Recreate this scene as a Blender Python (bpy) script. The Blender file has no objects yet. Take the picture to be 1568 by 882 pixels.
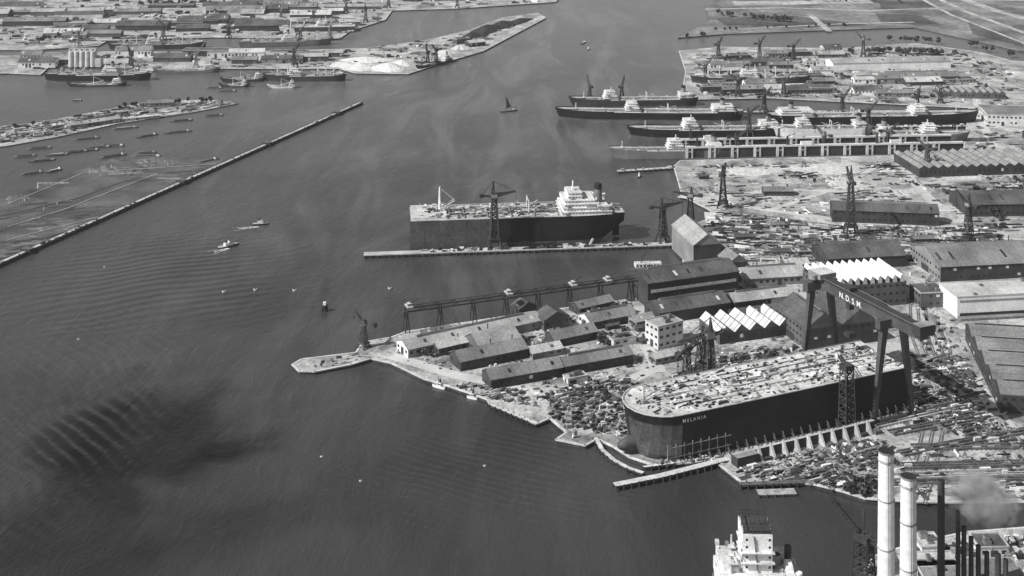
import bpy, math, random
from mathutils import Vector
random.seed(11)
R=random.random
def U(a,b): return a+(b-a)*random.random()
# ---- image pixels -> metres on the ground (unprojected with the render camera's values) ----
FO=2030.;HC=400.;HZ=-280.;CX=784.
def P(x,y,z=0.0):
    d=FO*(HC-z)/(y-HZ)
    return Vector(((x-CX)*d/FO,d,z))
WZ=-2.2   # water level

# ================= materials =================
M={}
def mat(name,c,var=.25,sc=.06,fine=.9,fvar=.18,rough=.85,seam=None,spec=.25,seam2=None):
    m=bpy.data.materials.new(name);m.use_nodes=True
    nt=m.node_tree;N=nt.nodes;Lk=nt.links
    b=N['Principled BSDF'];b.inputs['Roughness'].default_value=rough
    b.inputs['Specular IOR Level'].default_value=spec
    tc=N.new('ShaderNodeTexCoord')
    def noise(s,lo,hi,det=4):
        n=N.new('ShaderNodeTexNoise');n.inputs['Scale'].default_value=s;n.inputs['Detail'].default_value=det
        Lk.new(tc.outputs['Object'],n.inputs['Vector'])
        r=N.new('ShaderNodeMapRange');r.inputs[1].default_value=.3;r.inputs[2].default_value=.7
        r.inputs[3].default_value=lo;r.inputs[4].default_value=hi
        Lk.new(n.outputs['Fac'],r.inputs[0]);return r.outputs[0]
    def mul(a,bb):
        q=N.new('ShaderNodeMath');q.operation='MULTIPLY'
        for i,v in enumerate((a,bb)):
            if isinstance(v,(int,float)):q.inputs[i].default_value=v
            else:Lk.new(v,q.inputs[i])
        return q.outputs[0]
    v=mul(noise(sc,1-var,1+var),c); v=mul(v,noise(fine,1-fvar,1+fvar,1))
    for sm,sfx in ((seam,0),(seam2,2)):
        if not sm: continue
        ax,p,w,d=sm
        sp=N.new('ShaderNodeSeparateXYZ');Lk.new(tc.outputs['Object'],sp.inputs[0])
        q=N.new('ShaderNodeMath');q.operation='PINGPONG';q.inputs[1].default_value=p/2
        Lk.new(sp.outputs[ax],q.inputs[0])
        r=N.new('ShaderNodeMapRange');r.inputs[1].default_value=0;r.inputs[2].default_value=w
        r.inputs[3].default_value=d;r.inputs[4].default_value=1;Lk.new(q.outputs[0],r.inputs[0])
        v=mul(v,r.outputs[0])
    Lk.new(v,b.inputs['Base Color']);M[name]=m;return m
mat('white',.8,.12,.1);mat('cream',.62,.2,.1);mat('concrete',.44,.3,.05);mat('pale',.54,.25,.2)
mat('grey',.26,.3,.1);mat('midgrey',.17,.3,.1);mat('dark',.05,.4,.1);mat('black',.022,.4,.1)
mat('steel',.08,.4,.2);mat('rust',.11,.45,.3,.9,.35);mat('glass',.03,.3,.2,rough=.2,spec=.5)
mat('brick',.11,.3,.08,1.5,.2);mat('brick_dark',.055,.3,.08,1.5,.25);mat('wall_grey',.24,.25,.08)
mat('roof_grey',.19,.35,.04,.6,.2,seam=(0,6,.5,.72));mat('roof_light',.33,.3,.04,.6,.2,seam=(0,7,.5,.75))
mat('roof_dark',.09,.4,.05,.6,.25,seam=(0,5,.5,.75));mat('roof_pale',.48,.25,.04,.6,.2,seam=(0,8,.5,.75))
mat('hull_black',.018,.4,.05,.5,.2,rough=.5,seam=(0,12,.35,1.5),seam2=(2,4.5,.25,1.35))
mat('hull_dark',.045,.35,.05,rough=.6);mat('hull_grey',.17,.25,.05,rough=.6,seam=(0,11,.4,.7));mat('boot',.1,.3,.1)
mat('hull_primer_and_sunlit',.085,.35,.06,.4,.25,rough=.6,seam=(0,13,.5,.6),seam2=(2,6,.3,.8))
mat('deck_grey',.36,.3,.06,.8,.25);mat('deck_light',.56,.28,.05,.5,.25);mat('deck_dark',.14,.35,.06)
mat('quay_wall',.06,.5,.2);mat('coping',.55,.25,.1);mat('timber',.11,.4,.3);mat('timber_light',.34,.4,.3)
mat('road_pale',.5,.2,.05);mat('sand',.62,.15,.03,.3,.2);mat('coal',.045,.4,.05)
mat('leaf',.055,.45,.15,.8,.4);mat('leaf_light',.1,.4,.2,.8,.3);mat('bark',.06)
mat('field',.19,.55,.012,.1,.3);mat('field_light',.4,.35,.015,.1,.3);mat('field_dark',.09,.5,.012,.1,.3);mat('chimney',.76,.1,.05,.4,.1);mat('foam',.66,.3,.4)

def ground_mat():
    m=bpy.data.materials.new('yard_ground');m.use_nodes=True;nt=m.node_tree;N=nt.nodes;K=nt.links
    b=N['Principled BSDF'];b.inputs['Roughness'].default_value=.95;b.inputs['Specular IOR Level'].default_value=.1
    g=N.new('ShaderNodeNewGeometry')
    def nz(s,d=8,dist=0):
        n=N.new('ShaderNodeTexNoise');n.inputs['Scale'].default_value=s;n.inputs['Detail'].default_value=d
        n.inputs['Roughness'].default_value=.65;n.inputs['Distortion'].default_value=dist;K.new(g.outputs['Position'],n.inputs['Vector']);return n.outputs['Fac']
    def ramp(f,*st):
        r=N.new('ShaderNodeValToRGB');e=r.color_ramp.elements
        e[0].position,e[0].color=st[0][0],(st[0][1],)*3+(1,);e[1].position,e[1].color=st[-1][0],(st[-1][1],)*3+(1,)
        for p,c in st[1:-1]:
            x=e.new(p);x.color=(c,c,c,1)
        K.new(f,r.inputs[0]);return r.outputs[0]
    a=ramp(nz(.02,8,1.5),(.3,.12),(.42,.28),(.54,.45),(.7,.6))
    c=ramp(nz(.3,5),(.33,.42),(.5,1.),(.7,1.2))
    v=N.new('ShaderNodeTexVoronoi');v.inputs['Scale'].default_value=.04;K.new(g.outputs['Position'],v.inputs['Vector'])
    vv=ramp(v.outputs['Color'],(0,.66),(1,1.2))
    def mx(x,y):
        q=N.new('ShaderNodeMix');q.data_type='RGBA';q.blend_type='MULTIPLY';q.inputs[0].default_value=1
        K.new(x,q.inputs[6]);K.new(y,q.inputs[7]);return q.outputs[2]
    K.new(mx(mx(a,c),vv),b.inputs['Base Color']);M['ground']=m
ground_mat()

def water_mat():
    m=bpy.data.materials.new('water');m.use_nodes=True;nt=m.node_tree;N=nt.nodes;K=nt.links
    b=N['Principled BSDF'];b.inputs['IOR'].default_value=1.33
    g=N.new('ShaderNodeNewGeometry');pos=g.outputs['Position']
    def mp(rot=0,sc=(1,1,1),loc=(0,0,0)):
        q=N.new('ShaderNodeMapping');q.inputs['Rotation'].default_value=(0,0,math.radians(rot));q.inputs['Scale'].default_value=sc
        q.inputs['Location'].default_value=loc;K.new(pos,q.inputs['Vector']);return q.outputs[0]
    def nz(vec,s,d=4,dist=0,ro=.5):
        n=N.new('ShaderNodeTexNoise');n.inputs['Scale'].default_value=s;n.inputs['Detail'].default_value=d;n.inputs['Distortion'].default_value=dist
        n.inputs['Roughness'].default_value=ro;K.new(vec,n.inputs['Vector']);return n.outputs['Fac']
    def wave(vec,s,dist,ds=1,det=1):
        n=N.new('ShaderNodeTexWave');n.wave_profile='SIN';n.inputs['Scale'].default_value=s;n.inputs['Distortion'].default_value=dist
        n.inputs['Detail'].default_value=det;n.inputs['Detail Scale'].default_value=ds;K.new(vec,n.inputs['Vector']);return n.outputs['Fac']
    def mt(op,a,c):
        q=N.new('ShaderNodeMath');q.operation=op
        for i,v in enumerate((a,c)):
            if isinstance(v,(int,float)):q.inputs[i].default_value=v
            else:K.new(v,q.inputs[i])
        return q.outputs[0]
    def rng(f,a,c,d,e):
        r=N.new('ShaderNodeMapRange');r.interpolation_type='SMOOTHSTEP'
        for i,v in enumerate((a,c,d,e)):r.inputs[i+1].default_value=v
        K.new(f,r.inputs[0]);return r.outputs[0]
    wob_n=nz(mp(),.017,4,.5)
    def dist(cx,cy,rot,sx,sy,wob=.25):
        q=N.new('ShaderNodeVectorMath');q.operation='SUBTRACT';K.new(pos,q.inputs[0]);q.inputs[1].default_value=(cx,cy,WZ)
        r=N.new('ShaderNodeMapping');r.vector_type='POINT';r.inputs['Rotation'].default_value=(0,0,math.radians(rot));K.new(q.outputs[0],r.inputs[0])
        s=N.new('ShaderNodeVectorMath');s.operation='MULTIPLY';K.new(r.outputs[0],s.inputs[0]);s.inputs[1].default_value=(1/sx,1/sy,0)
        l=N.new('ShaderNodeVectorMath');l.operation='LENGTH';K.new(s.outputs[0],l.inputs[0])
        return mt('ADD',l.outputs['Value'],mt('MULTIPLY',mt('SUBTRACT',wob_n,.5),wob*2))
    rip=nz(mp(25,(1,.45,1)),.42,3,.3,.6)
    mid=nz(mp(-30,(1,.35,1)),.09,3,.6)
    c=P(80,620);dm=rng(dist(c.x,c.y,0,100,210,.5),.3,1.1,1,0)
    w1=mt('MULTIPLY',wave(mp(-38),.03,8,.4),dm)
    c=P(240,430);dm2=rng(dist(c.x,c.y,20,150,150,.6),.2,1.1,1,0)
    w2=mt('MULTIPLY',wave(mp(66),.025,8,.35),dm2)
    c=P(760,730);dm3=rng(dist(c.x,c.y,0,110,100,.4),.3,1.1,1,0)
    w3=mt('MULTIPLY',wave(mp(-62),.045,7,.4),dm3)
    h=mt('ADD',mt('ADD',mt('MULTIPLY',rip,.7),mt('MULTIPLY',mid,1.5)),mt('ADD',mt('ADD',mt('MULTIPLY',w1,1.35),mt('MULTIPLY',w2,.62)),mt('MULTIPLY',w3,.4)))
    bp=N.new('ShaderNodeBump');bp.inputs['Strength'].default_value=1;bp.inputs['Distance'].default_value=.64;K.new(h,bp.inputs['Height']);K.new(bp.outputs[0],b.inputs['Normal'])
    # sediment streaks carried by the current, cloud shadow painted dark near the left bank
    st=nz(mp(12,(1,.2,1)),.012,6,1.8,.6)
    c=P(760,100);sm=rng(dist(c.x,c.y,0,460,1500,.3),.2,1.2,1,0)
    streak=mt('MULTIPLY',rng(st,.4,.7,-.014,.055),sm)
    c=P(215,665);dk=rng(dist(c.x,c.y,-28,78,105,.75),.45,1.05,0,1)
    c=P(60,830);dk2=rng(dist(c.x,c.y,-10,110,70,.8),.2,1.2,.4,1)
    sl=mt('MULTIPLY',dk,dk2)  # mask of the cloud shadow painted into the water colour
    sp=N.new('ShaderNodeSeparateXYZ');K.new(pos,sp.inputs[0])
    far_haze=rng(sp.outputs[1],700,2900,0,.1)  # distance haze painted into the base colour, paler further out
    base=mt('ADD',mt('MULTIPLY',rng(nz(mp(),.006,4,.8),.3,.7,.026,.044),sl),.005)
    base=mt('ADD',mt('ADD',base,streak),far_haze)
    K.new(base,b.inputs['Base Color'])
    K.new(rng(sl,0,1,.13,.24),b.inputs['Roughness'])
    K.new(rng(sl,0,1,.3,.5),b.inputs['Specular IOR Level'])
    M['water']=m
water_mat()

# ================= mesh builder =================
class MB:
    def __init__(s,o=(0,0,0),ang=0): s.v=[];s.f=[];s.m=[];s.ml=[];s.o=Vector(o);s.a=ang
    def mi(s,n):
        if n not in s.ml:s.ml.append(n)
        return s.ml.index(n)
    def add(s,vs,fs,m):
        k=len(s.v);s.v+=[tuple(q) for q in vs];i=s.mi(m)
        for f in fs:s.f.append(tuple(k+j for j in f));s.m.append(i)
    def box(s,x0,x1,y0,y1,z0,z1,m,top=None):
        vs=[(x0,y0,z0),(x1,y0,z0),(x1,y1,z0),(x0,y1,z0),(x0,y0,z1),(x1,y0,z1),(x1,y1,z1),(x0,y1,z1)]
        s.add(vs,[(0,1,5,4),(1,2,6,5),(2,3,7,6),(3,0,4,7),(3,2,1,0)],m);s.add(vs[4:],[(0,1,2,3)],top or m)
    def rbox(s,cx,cy,l,w,z0,z1,a,m,top=None,tap=1):
        c,n=math.cos(a),math.sin(a);vs=[]
        for z,t in((z0,1),(z1,tap)):
            for p,q in((-1,-1),(1,-1),(1,1),(-1,1)):
                x=p*l/2*t;y=q*w/2*t;vs.append((cx+x*c-y*n,cy+x*n+y*c,z))
        s.add(vs,[(0,1,5,4),(1,2,6,5),(2,3,7,6),(3,0,4,7),(3,2,1,0)],m);s.add(vs[4:],[(0,1,2,3)],top or m)
    def prism(s,poly,z0,z1,m,top=None):
        n=len(poly);ar=sum(poly[i][0]*poly[(i+1)%n][1]-poly[(i+1)%n][0]*poly[i][1] for i in range(n))
        if ar<0:poly=poly[::-1]
        vs=[(p[0],p[1],z0) for p in poly]+[(p[0],p[1],z1) for p in poly]
        s.add(vs,[(i,(i+1)%n,n+(i+1)%n,n+i) for i in range(n)],m);s.add([(p[0],p[1],z1) for p in poly],[tuple(range(n))],top or m)
    def beam(s,p,q,w,m,w2=None):
        p=Vector(p);q=Vector(q);d=q-p
        if d.length<1e-4:return
        d.normalize();r=d.cross(Vector((0,0,1)))
        if r.length<.01:r=Vector((1,0,0))
        r.normalize();t=r.cross(d);h=w/2;g=(w2 or w)/2
        vs=[e+r*a*h+t*b*g for e in(p,q) for a,b in((-1,-1),(1,-1),(1,1),(-1,1))]
        s.add(vs,[(0,1,5,4),(1,2,6,5),(2,3,7,6),(3,0,4,7),(3,2,1,0),(4,5,6,7)],m)
    def cyl(s,cx,cy,r0,r1,z0,z1,m,n=14,top=None):
        vs=[(cx+r*math.cos(6.2832*i/n),cy+r*math.sin(6.2832*i/n),z) for r,z in((r0,z0),(r1,z1)) for i in range(n)]
        s.add(vs,[(i,(i+1)%n,n+(i+1)%n,n+i) for i in range(n)],m);s.add(vs[n:],[tuple(range(n))],top or m)
    def gab(s,x0,x1,y0,y1,z0,rh,m,gm,ov=.7,axis='x',th=.35):
        if axis=='x':
            ym=(y0+y1)/2
            s.add([(x0,y0,z0),(x0,y1,z0),(x0,ym,z0+rh)],[(0,2,1)],gm);s.add([(x1,y0,z0),(x1,y1,z0),(x1,ym,z0+rh)],[(0,1,2)],gm)
            k=rh/(ym-y0)*ov;a,b=x0-ov,x1+ov
            for ye,sg in((y0-ov,1),(y1+ov,-1)):
                vs=[(a,ye,z0-k+.05),(b,ye,z0-k+.05),(b,ym,z0+rh+.05),(a,ym,z0+rh+.05)];vs+=[(x,y,z+th) for x,y,z in vs]
                s.add(vs,[(4,5,6,7),(0,1,5,4),(3,2,1,0),(1,2,6,5),(0,4,7,3)],m)
        else:
            xm=(x0+x1)/2
            s.add([(x0,y0,z0),(x1,y0,z0),(xm,y0,z0+rh)],[(0,1,2)],gm);s.add([(x0,y1,z0),(x1,y1,z0),(xm,y1,z0+rh)],[(0,2,1)],gm)
            k=rh/(xm-x0)*ov;a,b=y0-ov,y1+ov
            for xe in(x0-ov,x1+ov):
                vs=[(xe,a,z0-k+.05),(xe,b,z0-k+.05),(xm,b,z0+rh+.05),(xm,a,z0+rh+.05)];vs+=[(x,y,z+th) for x,y,z in vs]
                s.add(vs,[(4,5,6,7),(0,1,5,4),(3,2,1,0),(1,2,6,5),(0,4,7,3)],m)
    def lattice(s,cx,cy,w0,w1,z0,z1,n,t,m,d=None):
        d0=(d or w0)
        def cor(k):
            f=k/n;w=(w0+(w1-w0)*f)/2;e=(d0+(w1-d0)*f)/2;z=z0+(z1-z0)*f
            return [Vector((cx-w,cy-e,z)),Vector((cx+w,cy-e,z)),Vector((cx+w,cy+e,z)),Vector((cx-w,cy+e,z))]
        for k in range(n):
            a,b=cor(k),cor(k+1)
            for i in range(4):
                j=(i+1)%4
                s.beam(a[i],b[i],t*1.3,m);s.beam(a[i],b[j],t*.7,m);s.beam(b[i],b[j],t*.8,m)
                if k%2==0:s.beam(a[j],b[i],t*.7,m)
    def truss(s,p,q,w,h,n,t,m):
        p=Vector(p);q=Vector(q);d=(q-p).normalized();r=d.cross(Vector((0,0,1))).normalized()*w/2;u=Vector((0,0,h))
        for k in range(n):
            a=p.lerp(q,k/n);b=p.lerp(q,(k+1)/n)
            for sg in(-1,1):
                s.beam(a+r*sg,b+r*sg,t,m);s.beam(a+r*sg+u,b+r*sg+u,t,m);s.beam(a+r*sg,b+r*sg+u,t*.7,m);s.beam(b+r*sg,b+r*sg+u,t*.7,m)
            s.beam(a+r,a-r,t*.6,m)
    def done(s,name,parent=None,smooth=False):
        me=bpy.data.meshes.new(name);me.from_pydata(s.v,[],s.f)
        for n in s.ml:me.materials.append(M[n])
        me.polygons.foreach_set('material_index',s.m)
        if smooth:me.polygons.foreach_set('use_smooth',[True]*len(me.polygons))
        me.update();o=bpy.data.objects.new(name,me);o.location=s.o;o.rotation_euler=(0,0,s.a)
        bpy.context.collection.objects.link(o)
        if parent:o.parent=parent
        return o
def frame(a,b):
    d=b-a;return math.atan2(d.y,d.x),math.hypot(d.x,d.y)

# ================= water + land =================
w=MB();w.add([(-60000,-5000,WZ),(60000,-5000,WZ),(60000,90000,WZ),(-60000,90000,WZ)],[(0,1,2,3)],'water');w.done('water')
def land(name,px,z=0,top='ground',side='quay_wall',cope=0,skip=()):
    pts=[P(x,y,0) for x,y in px];b=MB();b.prism([(p.x,p.y) for p in pts],-8,z,side,top);o=b.done(name)
    if cope:
        c=MB()
        for i in range(len(pts)):
            p,q=pts[i],pts[(i+1)%len(pts)]
            if i in skip or max(abs(px[i][0]),abs(px[(i+1)%len(px)][0]))>1700:continue
            d=(q-p).normalized();c.beam(Vector((p.x,p.y,z-.1))-d*.4,Vector((q.x,q.y,z-.1))+d*.4,cope,'coping',.8)
        c.done('quay_coping',o)
    return o
main=[(2400,775),(1545,770),(1400,768),(1325,763),(1290,752),(1250,742),(1218,738),(1135,738),(1103,712),(1112,702),(1060,708),(1000,712),(965,700),(940,684),(915,672),
 (896,682),(852,673),(868,662),(842,640),(824,648),(750,618),(746,611),(690,592),(650,580),(600,556),(568,549),(538,558),(482,569),(458,568),(448,558),(462,550),(545,540),
 (556,524),(598,517),(622,508),(790,482),(990,455),(985,430),(1045,418),(1050,348),(1090,334),(1088,322),(1045,300),(1032,255),(1042,246),(1200,242),(1475,236),(1484,165),(1180,150),(1060,152),(1045,140),(1050,110),(1040,78),(1100,72),(1290,74),(1400,66),(1500,80),(1545,92),(2400,150)]
land('shipyard_ground',main,0,cope=1.6)
land('polder_ground',[(1038,58),(1110,52),(1300,45),(1400,42),(1480,60),(1560,78),(2400,130),(9000,-200),(9000,-262),(1600,-262),(1400,-180),(1250,-60),(1110,-10),(1080,8),(1086,32)],0,'field')
land('harbour_ground',[(-700,130),(12,112),(62,114),(75,102),(150,99),(235,108),(345,105),(520,105),(545,112),(625,113),(662,101),(740,78),(836,27),(822,20),(770,27),(720,46),(650,62),(560,74),(350,80),(160,79),(120,84),(-700,96)],0,cope=1.5)
land('harbour_ground',[(-1500,84),(60,76),(150,70),(165,62),(330,57),(520,59),(535,48),(590,30),(600,16),(700,13),(850,3),(858,-5),(830,-60),(800,-180),(700,-262),(-9000,-262),(-9000,-200)],0,cope=1.5)
land('timber_island_ground',[(-300,205),(12,192),(60,186),(180,163),(240,152),(330,152),(366,157),(300,170),(180,188),(90,208),(12,222),(-300,250)],-1.0)
land('power_station_ground',[(1285,1200),(1295,960),(1305,900),(1340,852),(1400,832),(1480,815),(1600,806),(2400,820),(2600,1200)],0,cope=1.5)
# log ponds behind the long breakwater
mat('log_raft',.1,.6,.025,.5,.35,seam=(1,5,.8,.6))
for k,pl in enumerate([[(-200,322),(12,300),(60,281),(110,262),(140,252),(172,240),(200,250),(230,262),(180,278),(120,300),(60,314),(12,325),(-200,365)],[(190,238),(240,236),(300,240),(345,243),(330,252),(310,258),(245,262),(215,250)],[(-200,375),(12,332),(40,324),(60,322),(100,330),(150,330),(110,348),(60,365),(12,382),(-200,440)],[(135,300),(180,282),(235,268),(262,262),(295,262),(285,272),(265,282),(210,305),(165,322),(110,318)]]):
    land('log_raft',pl,WZ+.35,'log_raft','timber')
for px in([(12,310),(130,262),(330,249)],[(12,345),(100,318),(240,264)],[(12,365),(150,330)]):
    b=MB();pp=[P(*q) for q in px]
    for i in range(len(pp)-1):
        p,q=pp[i],pp[i+1];b.beam((p.x,p.y,WZ+.75),(q.x,q.y,WZ+.75),.9,'concrete',.5)
    b.done('log_boom')
a,c=P(-80,438),P(552,157);ang,L=frame(a,c);b=MB((a.x,a.y,0),ang)
b.box(0,L,-3,3,-5,.2,'timber','concrete');b.box(0,L,-3.8,-3.05,-5,1.0,'dark');b.box(0,L,3.05,3.6,-5,.6,'dark')
x=0
while x<L:
    b.box(x,x+.8,-4.6,-3.85,-5,U(1.2,2.8),'dark')
    if R()<.25:b.box(x,x+U(2,6),-1,U(0,2),.2,U(.5,1.8),random.choice(['timber','dark','grey']))
    x+=U(6,11)
for x in(95,340,520,700,830): 
    if x<L:b.box(x,x+7,-5.6,5,-5,2.6,'dark','timber')
b.done('breakwater')
def strip(name,px,w,m,z=.02,thick=.0):
    b=MB();pts=[P(x,y) for x,y in px]
    L_=[];R_=[]
    for i,p in enumerate(pts):
        d=(pts[min(i+1,len(pts)-1)]-pts[max(i-1,0)]).normalized();n=Vector((-d.y,d.x,0))*w/2
        L_.append((p.x+n.x,p.y+n.y));R_.append((p.x-n.x,p.y-n.y))
    b.prism(L_+R_[::-1],z-.3,z,m);return b.done(name)
rz=.05
for px,w in [([(1370,235),(1395,275),(1430,310),(1450,322)],11),([(1040,300),(1180,322),(1400,352),(1600,372)],10),([(1400,470),(1425,520),(1470,560),(1500,600),(1560,680)],13),
    ([(1060,560),(1130,545),(1230,540),(1400,530)],9),([(600,545),(700,575),(830,600),(960,585),(1010,560)],11),([(1490,120),(1500,180),(1560,300)],11),([(815,478),(835,530),(860,560)],7),([(980,470),(985,520),(1010,570)],10),
    ([(1150,408),(1250,404),(1410,400)],9),([(1085,325),(1100,420),(1110,440)],9),([(1060,305),(1200,290),(1370,296)],8),([(1180,322),(1290,285),(1350,250)],7)]:
    strip('road',px,w,'road_pale',rz);rz+=.006
for px,w in(([(1080,14),(1200,12),(1330,16),(1450,12)],14),([(1240,22),(1270,48)],12),([(1420,-10),(1480,18),(1568,50),(1700,90)],12),([(1450,-10),(1530,18),(1700,60)],22),([(1360,-2),(1700,2)],12),([(1400,-8),(1455,22),(1568,66),(1700,100)],8),([(1100,46),(1300,36),(1400,34)],9)):
    strip('country_road',px,w,'field_light',rz);rz+=.006
for px,mm in([(1095,28),(1210,24),(1330,38),(1240,42),(1110,38)],'field_dark'),([(1340,20),(1410,24),(1440,38),(1350,36)],'field_dark'),([(1120,2),(1330,0),(1340,5),(1125,8)],'field_light'),([(1345,3),(1420,2),(1440,12),(1350,14)],'field_dark'),([(1480,30),(1560,60),(1568,72),(1490,52)],'field_dark'):
    land('meadow',px,.03,mm)
def rails(px,n=2,gap=5):
    for k in range(n):
        off=(k-(n-1)/2)*gap;b=MB()
        pts=[P(x,y) for x,y in px]
        for i in range(len(pts)-1):
            p,q=pts[i],pts[i+1];d=(q-p).normalized();nn=Vector((-d.y,d.x,0))
            o=nn*off;b.beam(p+o+Vector((0,0,.1)),q+o+Vector((0,0,.1)),2.6,'grey',.35)
            for sg in(-.75,.75):
                o2=nn*(off+sg);b.beam(p+o2+Vector((0,0,.35)),q+o2+Vector((0,0,.35)),.35,'dark',.2)
        b.done('railway_track')
rails([(1400,768),(1420,700),(1440,600),(1425,560),(1410,520),(1405,470),(1440,420)],3,6)
rails([(1440,600),(1452,560),(1448,535),(1435,510),(1420,480)],2,6)
rails([(1100,325),(1250,345),(1450,370),(1600,385)],3,7)

# ================= buildings =================
def hall(name,pa,pb,depth,h,rh=None,roof='gable',wall='brick',rm='roof_grey',gm=None,win=True,bays=5,axis='x',z=0,toothm='white',wp=.8):
    a=P(*pa);c=P(*pb);ang,L=frame(a,c)
    b=MB((a.x,a.y,z),ang);D=depth;gm=gm or wall
    if rh is None:rh=(D if axis=='x' else L/bays if roof=='multi' else L)*.22
    b.box(0,L,0,D,-.5,h,wall,rm if roof in('flat','saw','monitor') else wall)
    b.add([(-.04,0,0),(-.04,D,0),(-.04,D,h),(-.04,0,h)],[(0,3,2,1)],gm)
    if roof=='gable':
        b.gab(0,L,0,D,h,rh,rm,gm,axis=axis)
        if axis=='x':
            n=int(L/11)
            for i in range(n):
                if R()<.45:
                    x=(i+.3)*L/max(n,1);ys=D*.14;zs=h+rh*.28+.44;ye=D*.32;ze=h+rh*.64+.44
                    b.add([(x,ys,zs),(x+2.4,ys,zs),(x+2.4,ye,ze),(x,ye,ze)],[(0,1,2,3)],random.choice(['glass','pale','dark','dark']))
            if L>40 and R()<.7:b.box(L*.1,L*.9,D/2-.9,D/2+.9,h+rh*.9,h+rh+1.3,'grey','roof_dark')
            for i in range(random.randint(1,3)):
                x=U(3,L-3);b.cyl(x,D*.7,.5,.4,h,h+rh+2,'dark',8)
    elif roof=='multi':
        bw=L/bays
        for i in range(bays):b.gab(i*bw,(i+1)*bw,0,D,h,rh,rm if (i%2==0 or R()<.8) else 'roof_grey',gm,ov=.02 if bays>1 else .5,axis='y')
        for i in range(bays):
            b.box(i*bw+bw/2-.8,i*bw+bw/2+.8,D*.1,D*.9,h+rh*.9,h+rh+1,'glass','grey')
    elif roof=='monitor':
        bw=L/bays
        for i in range(bays):
            x0=i*bw+bw*.16;x1=x0+bw*.56
            n=6;arc=[(x0+(x1-x0)*k/n,h+rh*(.45+.55*math.sin(math.pi*k/n))) for k in range(n+1)]
            for k in range(n):
                (xa,za),(xb,zb)=arc[k],arc[k+1]
                b.add([(xa,-.1,za),(xb,-.1,zb),(xb,D,zb),(xa,D,za)],[(0,1,2,3)],'white')
            b.add([(x0,-.1,h)]+[(p,-.1,q) for p,q in arc]+[(x1,-.1,h)],[tuple(range(n+3))[::-1]],'pale')
            b.add([(x0,-.1,h),(x0,D,h),(x0,D,arc[0][1]),(x0,-.1,arc[0][1])],[(3,2,1,0)],'dark');b.add([(x1,-.1,h),(x1,D,h),(x1,D,arc[0][1]),(x1,-.1,arc[0][1])],[(0,1,2,3)],'dark')
    elif roof=='saw':
        bw=L/bays
        for i in range(bays):
            x0,x1=i*bw,(i+1)*bw;xm=x0+bw*.42
            vs=[(x0,0,h+.03),(x1,0,h+.03),(xm,0,h+rh),(x0,D,h+.03),(x1,D,h+.03),(xm,D,h+rh)]
            b.add(vs,[(0,2,5,3)],toothm);b.add(vs,[(2,1,4,5)],rm);b.add(vs,[(0,1,2),(3,5,4)],gm)
            for k in range(int(D/7)):
                b.beam((x0+.2,k*7+3,h+.1),(xm,k*7+3,h+rh+.1),.5,'grey')
    else:
        b.box(-.3,L+.3,-.3,.3,h-.2,h+.7,'concrete');b.box(-.3,L+.3,D-.3,D+.3,h-.2,h+.7,'concrete');b.box(-.3,.3,.31,D-.31,h-.2,h+.7,'concrete');b.box(L-.3,L+.3,.31,D-.31,h-.2,h+.7,'concrete')
        for i in range(random.randint(1,4)):
            x=U(2,max(3,L-6));y=U(2,max(3,D-5));b.box(x,x+U(2,5),y,y+U(2,4),h,h+U(1.2,3),'wall_grey','roof_dark')
    if win:
        st=1 if h<11 else 2 if h<16 else max(2,int(h/5));fh=h/st
        for s_ in range(st):
            z0=s_*fh+fh*.42;z1=s_*fh+fh*.74
            n=max(2,int(L/5.2));pw=L/n
            for i in range(n):
                if s_==0 and R()<.1:
                    b.box(i*pw+pw*.15,i*pw+pw*.85,-.12,.02,0,fh*.75,'dark');continue
                if R()<wp:b.box(i*pw+pw*.25,i*pw+pw*.75,-.1,.02,z0,z1,'glass' if R()<.93 else 'cream')
            n=max(2,int(D/5.2));pw=D/n
            for xx,x2 in((-.14,.0),(L-.02,L+.1)):
                for i in range(n):
                    if R()<wp:b.box(xx,x2,i*pw+pw*.25,i*pw+pw*.75,z0,z1,'glass')
        b.box(-.16,0,D*.38,D*.62,0,min(5.5,h*.8),'dark')
    return b.done(name)
H_=hall
H_('long_workshop',(625,549),(830,503),20,6.5,3.6,wall='wall_grey',rm='roof_light',gm='white')
H_('workshop',(672,546),(716,536),12,6,2.5,wall='brick',rm='roof_pale')
H_('brick_shed',(706,569),(808,548),20,7,4.5,wall='brick_dark',rm='roof_grey')
H_('brick_shed',(752,597),(862,577),17,7,4.5,wall='brick_dark',rm='roof_grey')
H_('brick_shed',(866,576),(969,557),15,7,4,wall='brick_dark',rm='roof_grey')
H_('gabled_workshop',(736,548),(798,532),26,7,7,wall='brick_dark',rm='roof_light',gm='brick')
H_('brick_shed',(816,552),(862,543),13,5,3,wall='wall_grey',rm='roof_pale')
H_('brick_shed',(850,533),(915,519),16,6,4,wall='brick_dark',rm='roof_grey')
H_('brick_house',(833,507),(872,499),16,8,5,wall='brick',rm='roof_dark',axis='y',gm='brick')
H_('brick_shed',(905,506),(975,492),20,6,4,wall='brick',rm='roof_grey',gm='cream')
H_('brick_shed',(888,484),(940,472),14,6,3,wall='brick_dark',rm='roof_grey')
H_('small_office',(940,532),(975,525),10,5,None,'flat',wall='cream',rm='roof_grey')
H_('small_office',(870,590),(900,584),8,4,None,'flat',wall='cream',rm='roof_pale')
H_('small_shed',(975,505),(1003,499),12,6,3,wall='wall_grey',rm='roof_light')
H_('small_shed',(1004,560),(1036,553),10,5,2.5,wall='wall_grey',rm='roof_pale')
H_('small_shed',(795,487),(822,481),12,7,4,wall='brick_dark',rm='roof_dark',axis='y')
H_('small_shed',(650,520),(690,512),8,4,2,wall='brick',rm='roof_grey')
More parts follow.
